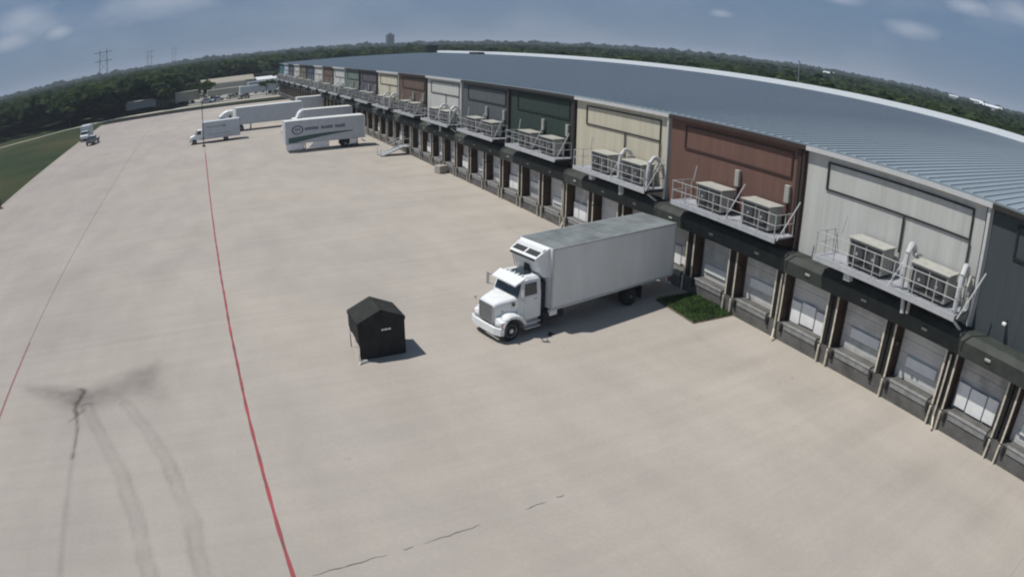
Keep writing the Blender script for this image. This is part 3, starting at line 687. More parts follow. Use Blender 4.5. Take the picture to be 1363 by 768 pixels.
for s_ in (-1, 1):
    y_ = s_*1.022
    dr = MB().loft([[(.58, y_, .95), (1.44, y_, .95), (1.44, y_, 2.02), (.58, y_, 2.02)], [(.58, y_+s_*.022, .97), (1.44, y_+s_*.022, .97), (1.44, y_+s_*.022, 2.0), (.58, y_+s_*.022, 2.0)]], white).build('door', T)
    MB().loft([[(.66, s_*1.035, 2.04), (1.46, s_*1.03, 2.04), (1.34, s_*.965, 2.62), (.66, s_*.965, 2.62)], [(.66, s_*1.01, 2.03), (1.46, s_*1.0, 2.03), (1.34, s_*.935, 2.61), (.66, s_*.935, 2.61)]], glass).build('side_window', dr)
    MB().box(.66, .84, min(y_+s_*.024, y_+s_*.05), max(y_+s_*.024, y_+s_*.05), 1.78, 1.83, chrome).build('door_handle', dr)
    st = MB(); st.box(.5, 1.42, min(s_*.72, s_*1.15), max(s_*.72, s_*1.15), .36, .42, steel_m); st.box(.5, 1.42, min(s_*.72, s_*1.15), max(s_*.72, s_*1.15), .62, .68, steel_m); st.box(.55, 1.38, min(s_*.70, s_*.98), max(s_*.70, s_*.98), .42, .82, mat('step_box', (.5, .51, .52), .35, metal=.5)); st.build('cab_step', T)
    MB().tube((-.95, s_*.92, .72), (.35, s_*.92, .72), .28, under_m, 14).build('fuel_tank', T)
    MB().box(-.5, -.02, min(s_*1.02, s_*1.22), max(s_*1.02, s_*1.22), .74, 1.02, plate_m, .02).build('side_box', T)
    mr_ = MB(); mr_.tube((1.62, s_*1.0, 2.0), (1.82, s_*1.42, 2.1), .018, chrome, 6); mr_.tube((1.6, s_*.98, 2.6), (1.82, s_*1.42, 2.55), .018, chrome, 6); mr_.box(1.78, 1.86, s_*1.42-.11, s_*1.42+.11, 2.02, 2.62, chrome, .03); mr_.build('mirror', T)
    hm = MB(); hm.tube((3.05, s_*.95, 1.1), (3.15, s_*1.1, 1.62), .014, chrome, 5); hm.tube((3.15, s_*1.1, 1.6), (3.15, s_*1.1, 1.68), .09, chrome, 10); hm.build('hood_mirror', T)
MB().tube((.12, -.95, .9), (.12, -.95, 3.3), .07, chrome, 10).build('exhaust_stack', T)
MB().box(.02, .40, -.9, .9, .85, 2.5, under_m, .03).build('cab_gap_frame', T)
MB().tube((1.95, .88, 1.72), (2.0, .93, 1.72), .09, glass, 8).build('air_intake', hood)
# refrigeration unit on the box nose
rf_ = thing if False else None
ru_b = MB(); ru_b.loft([[(0, -1.05, 2.72), (0, 1.05, 2.72), (0, 1.05, 4.14), (0, -1.05, 4.14)], [(.30, -1.02, 2.76), (.30, 1.02, 2.76), (.34, 1.02, 4.14), (.34, -1.02, 4.14)], [(.44, -.95, 3.0), (.44, .95, 3.0), (.62, .95, 3.62), (.62, -.95, 3.62)]], white)
ru = ru_b.build('refrigeration_unit', T)
hdn = MB(); hdn.loft([[(.02, -1.1, 4.06), (.02, 1.1, 4.06), (.02, 1.1, 4.20), (.02, -1.1, 4.20)], [(.80, -1.02, 3.62), (.80, 1.02, 3.62), (.82, 1.02, 3.78), (.82, -1.02, 3.78)]], white)
for yy in (-.74, -.24, .26): pass
hdn.build('unit_hood', ru)
for (a_, b_) in ((-.94, -.06), (.06, .94)):
    MB().loft([[(.16, a_, 4.125), (.16, b_, 4.125), (.16, b_, 4.14), (.16, a_, 4.14)], [(.70, a_, 3.845), (.70, b_, 3.845), (.70, b_, 3.86), (.70, a_, 3.86)]], ac_dark).build('condenser_grille', ru)
MB().box(.805, .84, -.95, .95, 3.64, 3.74, ac_dark).build('front_grille', ru)
MB().box(.40, .56, -.2, .2, 2.75, 3.25, ac_dark, .02).build('vent', ru)
ms = MB(); ms.tube((.62, -.78, 2.9), (.8, -.78, 3.6), .025, chrome, 6); ms.tube((.62, -.62, 2.9), (.8, -.62, 3.6), .025, chrome, 6); ms.build('support_tube', ru)
for o_ in [x for x in COL.objects if x.type == 'MESH' and (x.parent == T or (x.parent and x.parent.parent == T))]:   # short nose ahead of the front axle
    if o_.name.startswith(('wheel', 'rim')): continue
    for v_ in o_.data.vertices:
        if v_.co.x > 2.3: v_.co.x = 2.3+(v_.co.x-2.3)*.56
# debris beside the truck
tag(MB().loft([[(0, 0, 0), (.34, .05, 0), (.34, .05, .03), (0, 0, .03)], [(.02, .2, 0), (.3, .22, 0), (.16, .22, .14), (.08, .2, .12)]], rubber).build('wheel_chock'), 'small dark wheel chock lying on the concrete beside the truck step', 'wheel chock').location = (15.25, 26.1, 0)
# ------------------------------------------------------------------ black hut
hut = thing('smoking_hut', 'small black fabric hut with a peaked roof standing alone on the concrete', 'hut', (7.2, 28.03, 0), R(1.5))
hw, hdp = 1.1, .86; ez, pz = 1.86, 2.36
for sx in (-1, 1):
    for sy in (-1, 1): MB().tube((sx*(hw-.03), sy*(hdp-.03), 0), (sx*(hw-.03), sy*(hdp-.03), ez), .022, under_m, 6).build('pole', hut)
def cloth(pts, nx, nz, amp, seed, name, mt=tent_m, th=.012):
    p00, p10, p11, p01 = [Vector(p) for p in pts]; nrm = (p10-p00).cross(p01-p00).normalized(); r = np.random.default_rng(seed); ph = r.random(4)*6
    vs = []
    for side in (0, 1):
        for i in range(nx+1):
            for j in range(nz+1):
                u, w_ = i/nx, j/nz; q = (p00.lerp(p10, u)).lerp(p01.lerp(p11, u), w_)
                d_ = amp*(math.sin(u*11+ph[0])*(.4+.6*(1-w_))+.5*math.sin(u*23+w_*5+ph[1]))*math.sin(math.pi*min(1, u*1.0))
                vs.append(q+nrm*(d_+side*th))
    fs = []; n1 = (nx+1)*(nz+1)
    for i in range(nx):
        for j in range(nz):
            a_ = i*(nz+1)+j; fs += [(a_, a_+nz+1, a_+nz+2, a_+1), (n1+a_, n1+a_+1, n1+a_+nz+2, n1+a_+nz+1)]
    o = MB().add(vs, fs, mt).build(name, hut, smooth=True, fix=False); return o
cloth([(-hw, -hdp, .06), (hw, -hdp, .02), (hw, -hdp, ez), (-hw, -hdp, ez)], 24, 6, .018, 1, 'front_wall')
cloth([(hw, -hdp, .02), (hw, hdp, .04), (hw, hdp, ez), (hw, -hdp, ez)], 18, 6, .018, 2, 'side_wall')
cloth([(hw, hdp, .04), (-hw*.55, hdp, .04), (-hw*.55, hdp, ez), (hw, hdp, ez)], 20, 6, .018, 3, 'back_wall')
cloth([(-hw, hdp, 1.05), (-hw, -hdp, .75), (-hw, -hdp, ez), (-hw, hdp, ez)], 16, 4, .02, 4, 'side_flap')
rf2 = MB(); o_ = .04
rf2.loft([[(-hw-o_, y, ez-.16), (-hw-o_, y, ez), (0, y, pz), (hw+o_, y, ez), (hw+o_, y, ez-.16), (hw+o_-.03, y, ez-.16), (hw+o_-.03, y, ez-.03), (0, y, pz-.04), (-hw-o_+.03, y, ez-.03), (-hw-o_+.03, y, ez-.16)] for y in (-hdp-.04, 0, hdp+.04)], tent_m)
rf2.add([(-hw-o_, -hdp-.041, ez-.16), (hw+o_, -hdp-.041, ez-.16), (hw+o_, -hdp-.041, ez), (0, -hdp-.041, pz), (-hw-o_, -hdp-.041, ez)], [(0, 1, 2, 3, 4)], tent_m)
rf2.add([(-hw-o_, hdp+.041, ez-.16), (hw+o_, hdp+.041, ez-.16), (hw+o_, hdp+.041, ez), (0, hdp+.041, pz), (-hw-o_, hdp+.041, ez)], [(0, 4, 3, 2, 1)], tent_m)
rf2.build('roof', hut)
lg = MB()
for k, (a_, b_) in enumerate(((-.02, .06), (.08, .13), (.15, .24), (.26, .31), (.33, .42))): lg.box(a_, b_, -hdp-.045, -hdp-.032, 1.33+.012*(k % 2), 1.42, plate_m)
lg.build('white_mark', hut)
MB().tube((-hw-.02, hdp, 1.1), (-hw-.12, -hdp-.02, .03), .008, steel_m, 5).build('guy_rope', hut)
wt = tag(MB().tube((0, 0, .05), (.42, .12, .05), .045, steel_m, 8).tube((0, 0, .05), (-.03, -.01, .05), .07, plate_m, 8).build('anchor_bar'), 'short metal bar lying at the left foot of the black hut', 'bar'); wt.location = (6.02, 26.86, 0)
# ------------------------------------------------------------------ green low container at the dock
gb = thing('turf_bed', 'low green patch of turf against the dock wall behind the white truck', 'turf bed', (22.95, 24.25, 0), R(-3))
gw, gd = 2.74, 3.5
MB().box(-.09, gw, -.09, gd, .001, .045, mat('bare_soil', (.13, .11, .08), .95, var=.4, scale=5), .02).build('soil_rim', gb)
MB().box(0, gw, 0, gd, .05, .10, mat('turf_soil', (.05, .06, .025), .95, var=.4, scale=3), .03).build('soil', gb)
q_ = np.random.default_rng(5); bm2 = MB(); nbld = 9000
turf_m = mat('turf', (.056, .108, .026), .9, var=.6, scale=1.1)
vv, ff = [], []
for k in range(nbld):
    x, y = q_.uniform(-.02, gw+.02), q_.uniform(-.03, gd); h_ = q_.uniform(.05, .16)*(1.0+.9*math.exp(-((x-1.6)**2+(y-1.0)**2)/.9)); a = q_.uniform(0, 6.28); w_ = q_.uniform(.012, .03); lx, ly = q_.normal(0, .05, 2)
    o0 = len(vv); vv += [(x-w_*math.cos(a), y-w_*math.sin(a), .07), (x+w_*math.cos(a), y+w_*math.sin(a), .07), (x+lx, y+ly, .09+h_)]; ff.append((o0, o0+1, o0+2))
bm2.add(vv, ff, turf_m); g_o = bm2.build('grass_blades', gb, fix=False); g_o['kind'] = 'stuff'
# ------------------------------------------------------------------ road vehicles in the distance
def simple_cab_truck(name, label, x, y, rz, L, ht, w=2.5, group=None, side_marks=False):
    """conventional small box truck: +X forward, cargo body behind x=0"""
    t_ = thing(name, label, 'truck', (x, y, 0), rz, group)
    bo = MB().box(-L, 0, -w/2, w/2, .68, ht, trailer_white, .02).build('cargo_box', t_)
    e = MB()
    for s_ in (-1, 1): e.box(-L, 0, s_*w/2-.02, s_*w/2+.02, ht-.07, ht+.01, steel_m); e.box(-L, 0, s_*w/2-.02, s_*w/2+.02, .64, .74, steel_m)
    e.build('edge_rail', bo)
    MB().box(-L-.04, -L-.005, -w/2+.08, w/2-.08, .95, ht-.1, under_m).build('rear_door', bo)
    if side_marks:
        mk = MB(); mk2 = mat('print_grey_green', (.22, .26, .26), .6)
        yk = w/2+.006
        mk.box(-L*.62, -L*.54, yk-.004, yk, ht-1.05, ht-.65, mk2)
        for q, (a_, b_) in enumerate(((-.52, -.30), (-.28, -.12))): mk.box(L*a_, L*b_, yk-.004, yk, ht-.95, ht-.8, mk2)
        for q in range(7): mk.box(-L*.75+q*.62, -L*.75+q*.62+.5, yk-.004, yk, 1.35, 1.45, mk2)
        mk.build('side_print', bo)['kind'] = 'stuff'
    cb = MB().loft([[(0.1, -1, .6), (0.1, 1, .6), (.1, 1, 1.5), (.1, .9, 2.25), (.1, -.9, 2.25), (.1, -1, 1.5)], [(1.0, -1, .6), (1.0, 1, .6), (1.0, 1, 1.5), (.85, .85, 2.2), (.85, -.85, 2.2), (1.0, -1, 1.5)],
                   [(1.35, -1, .6), (1.35, 1, .6), (1.35, 1, 1.45), (1.30, .85, 1.47), (1.30, -.85, 1.47), (1.35, -1, 1.45)], [(2.15, -.92, .55), (2.15, .92, .55), (2.15, .92, 1.15), (2.1, .8, 1.27), (2.1, -.8, 1.27), (2.15, -.92, 1.15)]], white).build('cab', t_)
    gl = MB().loft([[(.90, -.84, 2.14), (.90, .84, 2.14), (.87, .84, 2.10), (.87, -.84, 2.10)], [(1.34, -.88, 1.52), (1.34, .88, 1.52), (1.30, .88, 1.50), (1.30, -.88, 1.50)]], glass)
    gl.build('windscreen', cb)
    for s_ in (-1, 1):
        MB().loft([[(.25, s_*.97, 1.56), (1.05, s_*.99, 1.56), (.86, s_*.90, 2.1), (.25, s_*.92, 2.1)], [(.25, s_*1.005, 1.55), (1.05, s_*1.01, 1.55), (.86, s_*.93, 2.1), (.25, s_*.945, 2.1)]], glass).build('side_window', cb)
        wheel(t_, 1.45, s_*.92, .42, .25, s_); wheel(t_, -L*.62, s_*.90, .42, .45, s_)
        MB().box(2.1, 2.18, min(s_*.6, s_*.85), max(s_*.6, s_*.85), .8, .98, plate_m, .02).build('headlight', t_)
    MB().box(2.12, 2.24, -.95, .95, .38, .62, under_m, .03).build('bumper', t_)
    MB().box(-L, 2.0, -.45, .45, .55, .83, under_m).build('frame', t_)
    return t_
PI = math.pi
simple_cab_truck('delivery_truck', 'small white box truck with faint side lettering beside the thin dark pole', 0.2, 113.2, PI+R(1), 6.5, 3.45, side_marks=True)
def trailer(name, label, x0, yc, L, ht, zb_=1.2, w=2.6, rz=PI, ln=True, skirts=False, band=False, cat='trailer', parent=None):
    """+X forward; nose at x=0 running back to -L"""
    t_ = thing(name, label, cat, (x0, yc, 0), rz) if parent is None else parent
    bo = MB().box(-L, 0, -w/2, w/2, zb_, ht, trailer_white, .03).build('trailer_body', t_)
    e = MB()
    for s_ in (-1, 1): e.box(-L+.01, -.01, s_*w/2-.02, s_*w/2+.02, ht-.10, ht+.015, steel_m); e.box(-L+.01, -.01, s_*w/2-.02, s_*w/2+.02, zb_-.04, zb_+.08, steel_m)
    for s_ in (-1, 1):
        for xx in (-.06, -L+.06): e.box(xx-.05, xx+.05, s_*w/2-.025, s_*w/2+.025, zb_+.08, ht-.10, plate_m)
    e.build('edge_rail', bo)
    MB().box(-L+.1, -.1, -w/2+.06, w/2-.06, ht+.002, ht+.02, mat('trailer_roof', (.62, .64, .62), .6, var=.1)).build('trailer_roof', bo)
    for s_ in (-1, 1):
        for q in range(int(L/1.2)): MB().box(-1.2*q-1.21, -1.2*q-1.19, s_*w/2-.002 if s_ < 0 else w/2-.004, w/2+.004 if s_ > 0 else -w/2+.002, zb_+.08, ht-.1, steel_m).build('side_seam', bo) if False else None
    for xx in (-L+1.5, -L+2.8):
        for s_ in (-1, 1): wheel(t_, xx, s_*.95, .5, .55, s_)
    MB().box(-L+.9, -L+3.4, -.5, .5, .55, zb_-.01, under_m).build('bogie', t_)
    lgm = MB()
    for s_ in (-1, 1): lgm.box(-2.9, -2.75, s_*.85-.07, s_*.85+.07, .12, zb_, steel_m); lgm.box(-3.0, -2.65, s_*.85-.14, s_*.85+.14, .0, .12, steel_m)
    lgm.tube((-2.82, -.8, .8), (-2.82, .8, .8), .03, steel_m); lgm.build('landing_gear', t_)
    MB().box(-L-.08, -L, -1.1, 1.1, .48, .62, steel_m).build('rear_bumper', t_)
    for s_ in (-1, 1): MB().box(-L-.03, -L, min(s_*.03, s_*1.24), max(s_*.03, s_*1.24), zb_+.08, ht-.12, door_m).build('rear_door', bo)
    return t_, bo
# trailer in front with emblem and lettering
tr1, bo1 = trailer('semi_trailer', 'white semi-trailer with round emblem, dark lettering and a dark swoosh along its lower side', 11.55, 91.35, 11.2, 4.25, 1.18)
pk = mat('print_slate', (.10, .13, .17), .55); pg = mat('print_green', (.05, .11, .10), .5)
yy = 1.306; em = MB()
n = 22
for i in range(n):
    a0, a1 = 2*PI*i/n, 2*PI*(i+1)/n; cx_, cz_ = -1.75, 3.0
    f_ = lambda a_, r_: (cx_+r_*1.35*math.cos(a_), yy, cz_+r_*math.sin(a_))
    f2_ = lambda a_, r_: (cx_+r_*1.35*math.cos(a_), yy+.006, cz_+r_*math.sin(a_))
    em.loft([[f_(a0, .46), f_(a0, .62), f2_(a0, .62), f2_(a0, .46)], [f_(a1, .46), f_(a1, .62), f2_(a1, .62), f2_(a1, .46)]], pk)
for a_, b_ in ((-2.1, -1.95), (-1.85, -1.65), (-1.55, -1.4)): em.box(a_, b_, yy, yy+.006, 2.88, 3.22, pk)
em.build('round_emblem', bo1)
x = -2.75; rr_ = random.Random(3)
for word in (9, 7, 6):
    lt = MB()
    for q in range(word):
        w_ = rr_.uniform(.13, .24); lt.box(x-w_, x, yy, yy+.006, 2.84, 3.22+rr_.choice([0, .06]), pk); x -= w_+.045
    x -= .3; wo_ = lt.build('lettering_word', bo1); wo_['kind'] = 'stuff'
sw = MB(); top = []; bot = []
for i in range(15):
    u = i/14; xx = -.45-9.0*u; zt_ = 1.98+.34*u+.12*math.sin(u*3); th_ = .74*(1-u)**1.1+.13; top.append((xx, zt_)); bot.append((xx, zt_-th_))
for i in range(14):
    sw.loft([[(top[i][0], yy, top[i][1]), (bot[i][0], yy, bot[i][1]), (bot[i][0], yy+.006, bot[i][1]), (top[i][0], yy+.006, top[i][1])], [(top[i+1][0], yy, top[i+1][1]), (bot[i+1][0], yy, bot[i+1][1]), (bot[i+1][0], yy+.006, bot[i+1][1]), (top[i+1][0], yy+.006, top[i+1][1])]], pg)
sw.build('swoosh_stripe', bo1)
sk = MB(); sk.box(-2.5, -.1, 1.18, 1.24, .35, 1.14, plate_m, .02); sk.build('side_skirt', tr1)
sk = MB(); sk.loft([[(-3.2, 1.18, .4), (-6.1, 1.18, .35), (-6.1, 1.18, 1.14), (-4.0, 1.18, 1.14)], [(-3.2, 1.24, .4), (-6.1, 1.24, .35), (-6.1, 1.24, 1.14), (-4.0, 1.24, 1.14)]], plate_m); sk.build('side_skirt', tr1)
MB().box(-10.0, -9.0, 1.0, 1.25, .4, 1.1, plate_m, .03).build('side_box', tr1)
# big semi behind: tractor + trailer as one rig
rig, _b = trailer('semi_truck', 'long white articulated truck with a rounded sleeper cab behind the small box truck', 6.7, 124.5, 12.6, 4.25, 1.2, cat='truck')
def sleeper_tractor(t_, x0):
    """tractor drawn ahead of the trailer nose, x0 = back of sleeper"""
    def s(x, w, z0, z1, r=.25): return sec(x, w, z0, z1, r)
    MB().loft([s(x0, 1.2, .9, 3.95, .3), s(x0+1.0, 1.2, .9, 4.0, .35), s(x0+1.7, 1.18, .9, 3.75, .4), s(x0+2.5, 1.1, .9, 3.15, .4), s(x0+3.0, 1.08, .9, 2.45, .3)], white).build('sleeper_cab', t_)
    MB().loft([s(x0+3.0, 1.05, .8, 2.05, .25), s(x0+3.8, .9, .75, 1.85, .25), s(x0+4.7, .72, .7, 1.6, .22)], white).build('hood', t_)
    MB().loft([[(x0+2.66, -.95, 3.0), (x0+2.66, .95, 3.0), (x0+2.6, .95, 2.95), (x0+2.6, -.95, 2.95)], [(x0+3.12, -1.0, 2.12), (x0+3.12, 1.0, 2.12), (x0+3.0, 1.0, 2.1), (x0+3.0, -1.0, 2.1)]], glass).build('windscreen', t_)
    for s_ in (-1, 1):
        MB().box(x0+1.55, x0+2.45, min(s_*1.1, s_*1.205), max(s_*1.1, s_*1.205), 2.05, 2.8, glass).build('side_window', t_)
        MB().box(x0+.25, x0+.8, min(s_*1.1, s_*1.21), max(s_*1.1, s_*1.21), 1.9, 3.2, under_m, .1).build('sleeper_window', t_)
        wheel(t_, x0+3.9, s_*1.0, .5, .3, s_); wheel(t_, x0-.2, s_*.95, .5, .55, s_); wheel(t_, x0-1.5, s_*.95, .5, .55, s_)
        MB().box(x0+3.25, x0+4.75, min(s_*.7, s_*1.2), max(s_*.7, s_*1.2), .95, 1.25, white, .12).build('fender', t_)
        MB().box(x0+.6, x0+2.9, min(s_*.75, s_*1.2), max(s_*.75, s_*1.2), .3, .85, chrome, .1).build('side_fairing', t_)
    MB().box(x0+4.68, x0+4.85, -1.15, 1.15, .35, .75, chrome, .05).build('bumper', t_)
    MB().box(x0+4.7, x0+4.76, -.5, .5, .8, 1.5, grille_m, .02).build('grille', t_)
    MB().box(x0-1.9, x0+4.6, -.45, .45, .6, .9, under_m).build('frame', t_)
sleeper_tractor(rig, .55)
rig2, _b = trailer('semi_truck', 'white day-cab articulated truck half hidden behind the trailer with the round emblem', 16.9, 109.5, 8.3, 3.95, 1.15, cat='truck')
MB().loft([sec(.4, 1.1, .9, 2.7, .25), sec(1.5, 1.1, .9, 2.7, .25), sec(2.0, 1.0, .9, 2.0, .2)], white).build('cab', rig2)
MB().loft([sec(2.0, .9, .8, 1.85, .25), sec(3.3, .7, .7, 1.55, .22)], white).build('hood', rig2)
MB().loft([[(1.62, -.9, 2.58), (1.62, .9, 2.58), (1.55, .9, 2.5), (1.55, -.9, 2.5)], [(2.1, -.9, 1.98), (2.1, .9, 1.98), (2.0, .9, 1.95), (2.0, -.9, 1.95)]], glass).build('windscreen', rig2)
for s_ in (-1, 1): wheel(rig2, 2.6, s_*1.0, .5, .3, s_); wheel(rig2, -.6, s_*.95, .5, .5, s_); MB().box(.7, 1.5, min(s_*1.0, s_*1.11), max(s_*1.0, s_*1.11), 1.85, 2.5, glass).build('side_window', rig2)
MB().box(3.25, 3.4, -1.1, 1.1, .4, .7, chrome, .04).build('bumper', rig2)
MB().loft([[(.1, -1.1, 2.9), (.1, 1.1, 2.9), (.1, 1.1, 3.9), (.1, -1.1, 3.9)], [(.9, -1.0, 2.75), (.9, 1.0, 2.75), (.55, 1.0, 3.5), (.55, -1.0, 3.5)]], white).build('roof_fairing', rig2)
t3, _b = trailer('semi_trailer', 'pale trailer whose roof shows above the half hidden day-cab truck', 20.2, 137.5, 6.0, 4.05, 1.2)
# white box truck on the pavement edge and dark pickup in front of it
simple_cab_truck('delivery_truck', 'white box truck stopped at the left pavement edge behind the dark pickup', -28.3, 152.5, -PI/2, 5.0, 3.3)
pu = thing('pickup', 'small dark pickup in front of the white box truck at the left pavement edge', 'pickup', (-24.6, 141.5, 0), -PI/2-.15)
navy = mat('dark_paint', (.03, .035, .045), .3, var=.1, spec=.6)
pb_ = MB().loft([[(-2.6, -.9, .5), (-2.6, .9, .5), (-2.6, .9, 1.15), (-2.6, -.9, 1.15)], [(2.2, -.92, .5), (2.2, .92, .5), (2.2, .92, 1.05), (2.2, -.92, 1.05)], [(2.6, -.8, .5), (2.6, .8, .5), (2.6, .8, .9), (2.6, -.8, .9)]], navy).build('body', pu)
MB().loft([[(-.7, -.85, 1.1), (-.7, .85, 1.1), (-.6, .7, 1.8), (-.6, -.7, 1.8)], [(1.3, -.85, 1.08), (1.3, .85, 1.08), (.6, .68, 1.78), (.6, -.68, 1.78)]], glass).build('cabin', pu)
MB().box(-.5, .5, -.68, .68, 1.79, 1.84, plate_m, .02).build('roof', pu)
MB().box(-2.5, -.8, -.75, .75, 1.0, 1.18, plate_m, .02).build('bed_cover', pu)
for s_ in (-1, 1):
    wheel(pu, 1.6, s_*.85, .38, .25, s_); wheel(pu, -1.6, s_*.85, .38, .25, s_)
    MB().box(2.52, 2.6, min(s_*.5, s_*.8), max(s_*.5, s_*.8), .78, .92, plate_m).build('headlight', pu)
# loading ramp with railings
rp = thing('yard_stair', 'metal stair with diagonal handrails climbing to the dock past the emblem trailer', 'stair', (XW-.02, 80.3, 0))
for q in range(7): MB().box(-3.6+.42*q, -3.1+.42*q, -.75, .75, .13*(q+1), .13*(q+1)+.04, steel_m).build('tread', rp)
for s_ in (-1, 1):
    MB().loft([[(-3.7, s_*.78-.03, .0), (-3.45, s_*.78-.03, .0), (-.6, s_*.78-.03, .95), (-.9, s_*.78-.03, 1.05)], [(-3.7, s_*.78+.03, .0), (-3.45, s_*.78+.03, .0), (-.6, s_*.78+.03, .95), (-.9, s_*.78+.03, 1.05)]], steel_m).build('stringer', rp)
    hr = MB(); hr.tube((-3.7, s_*.78, .95), (-.8, s_*.78, 2.0), .04, light_trim, 6); hr.tube((-3.7, s_*.78, 0), (-3.7, s_*.78, .95), .04, light_trim, 6); hr.tube((-.8, s_*.78, .9), (-.8, s_*.78, 2.0), .04, light_trim, 6); hr.tube((-.8, s_*.78, 2.0), (0, s_*.78, 2.0), .04, light_trim, 6); hr.build('handrail', rp)
MB().box(-.8, -.03, -.8, .8, .95, 1.03, steel_m).build('landing', rp)
bl = thing('concrete_block', 'pale square concrete block on the ground at the dock foot right of the stair', 'concrete block', (24.95, 66.5, 0), .3)
MB().box(-.5, .5, -.5, .5, 0, .85, mat('block_concrete', (.36, .34, .30), .9), .05).build('block', bl); MB().tube((0, 0, .85), (0, 0, .95), .06, steel_m).build('lifting_ring', bl)
# thin line pole with foot in front of the box truck, left edge post
pl = thing('pole', 'thin tall dark pole standing beside the small white box truck', 'pole', (.35, 108.0, 0)); MB().tube((0, 0, 0), (0, 0, 7.2), .07, dark_trim, 6, .05).build('shaft', pl); MB().box(-.25, .25, -.25, .25, 0, .3, base_m, .03).build('footing', pl)
ep = thing('edge_post', 'short dark post at the left pavement edge', 'post', (-29.3, 83.6, 0)); MB().tube((0, 0, 0), (0, 0, 1.3), .12, under_m, 8, .10).build('shaft', ep); MB().box(-.3, .3, -.3, .3, 0, .12, base_m, .02).build('footing', ep)
# ------------------------------------------------------------------ lot behind: trailers, cars, sheds
PAL = [trailer_white, mat('trailer_tan', (.42, .40, .33), .6), mat('trailer_grey', (.33, .35, .36), .6), mat('trailer_bluegrey', (.30, .36, .42), .6)]
lots = [('parked_trailer', 'long pale trailer at the wood edge left of the far yard', 'trailer', -20.5, 222, 10.5, 3.6, R(8), 0, 'trailers along the far road'),
        ('parked_trailer', 'shorter tan trailer at the wood edge between the trees', 'trailer', -4.5, 224, 8.2, 4.2, R(8), 1, 'trailers along the far road'),
        ('parked_trailer', 'long tan trailer roof right of the tan one by the lot', 'trailer', 9, 232, 12.5, 3.2, R(4), 1, 'trailers along the far road'),
        ('parked_trailer', 'white trailer in the lot directly above the long truck roof', 'trailer', 20, 226, 12.5, 3.4, R(5), 0, 'trailers along the far road'),
        ('parked_trailer', 'pale trailer farthest back in the lot under the trees', 'trailer', 12, 262, 13, 4.0, R(4), 1, 'trailers along the far road'),
        ('parked_trailer', 'grey trailer beside the far end wall of the warehouse', 'trailer', 24, 250, 12, 3.6, R(20), 2, 'trailers along the far road')]
for nm, lb, ct, x, y, L, ht, rz, ci, gp in lots:
    t_ = thing(nm, lb, ct, (x, y, -.05), rz, gp); MB().box(-L/2, L/2, -1.25, 1.25, 1.1, ht, PAL[ci], .04).build('trailer_body', t_); MB().box(-L/2+.1, L/2-.1, -1.2, 1.2, ht+.003, ht+.05, PAL[0] if ci != 1 else PAL[1]).build('trailer_roof', t_)
    for xx in (-L/2+1.5, -L/2+2.7, L/2-2.0):
        for s_ in (-1, 1): MB().tube((xx, s_*.8, .5), (xx, s_*1.15, .5), .5, rubber, 12).build('wheel', t_)
extra = [(6.0, 219.5, 0, 'white car beside the tan trailer in the far lot'), (11.0, 222.5, 1, 'tan car between two trailers in the far lot'), (26.0, 219.5, 1, 'tan car just off the far end of the warehouse'), (29.5, 232.0, 0, 'white car at the warehouse end wall'), (6.5, 247.0, 0, 'white car far back beside the wood in the lot'), (23.0, 258.0, 2, 'grey car by the white-roofed shed'), (13.0, 249.0, 0, 'white car in front of the farthest pale trailer'), (1.0, 243.5, 1, 'tan car at the wood side of the far lot')]
cars = extra+[(2.5, 216.5, 0, 'white car on the far road left of the lot'), (14.5, 215.5, 1, 'tan car at the front of the far lot'), (21.5, 236, 0, 'white car in the middle of the far lot'), (27.5, 240, 0, 'white car near the far corner of the warehouse'), (17.5, 243, 2, 'grey car at the back of the far lot')]
for x, y, ci, lb in cars:
    t_ = thing('parked_car', lb, 'car', (x, y, -.05), R(rng.uniform(-40, 40)), 'cars in the far lot')
    MB().loft([[(-2.2, -.85, .35), (-2.2, .85, .35), (-2.2, .85, .9), (-2.2, -.85, .9)], [(1.7, -.88, .35), (1.7, .88, .35), (1.7, .88, .95), (1.7, -.88, .95)], [(2.2, -.75, .35), (2.2, .75, .35), (2.2, .75, .75), (2.2, -.75, .75)]], PAL[ci]).build('body', t_)
    MB().loft([[(-1.6, -.78, .92), (-1.6, .78, .92), (1.1, .78, .95), (1.1, -.78, .95)], [(-1.1, -.62, 1.42), (-1.1, .62, 1.42), (.3, .62, 1.42), (.3, -.62, 1.42)]], glass).build('cabin', t_)
    MB().box(-1.1, .3, -.62, .62, 1.425, 1.46, PAL[ci], .02).build('roof', t_)
    for xx in (-1.4, 1.4):
        for s_ in (-1, 1): MB().tube((xx, s_*.68, .33), (xx, s_*.88, .33), .33, rubber, 10).build('wheel', t_)
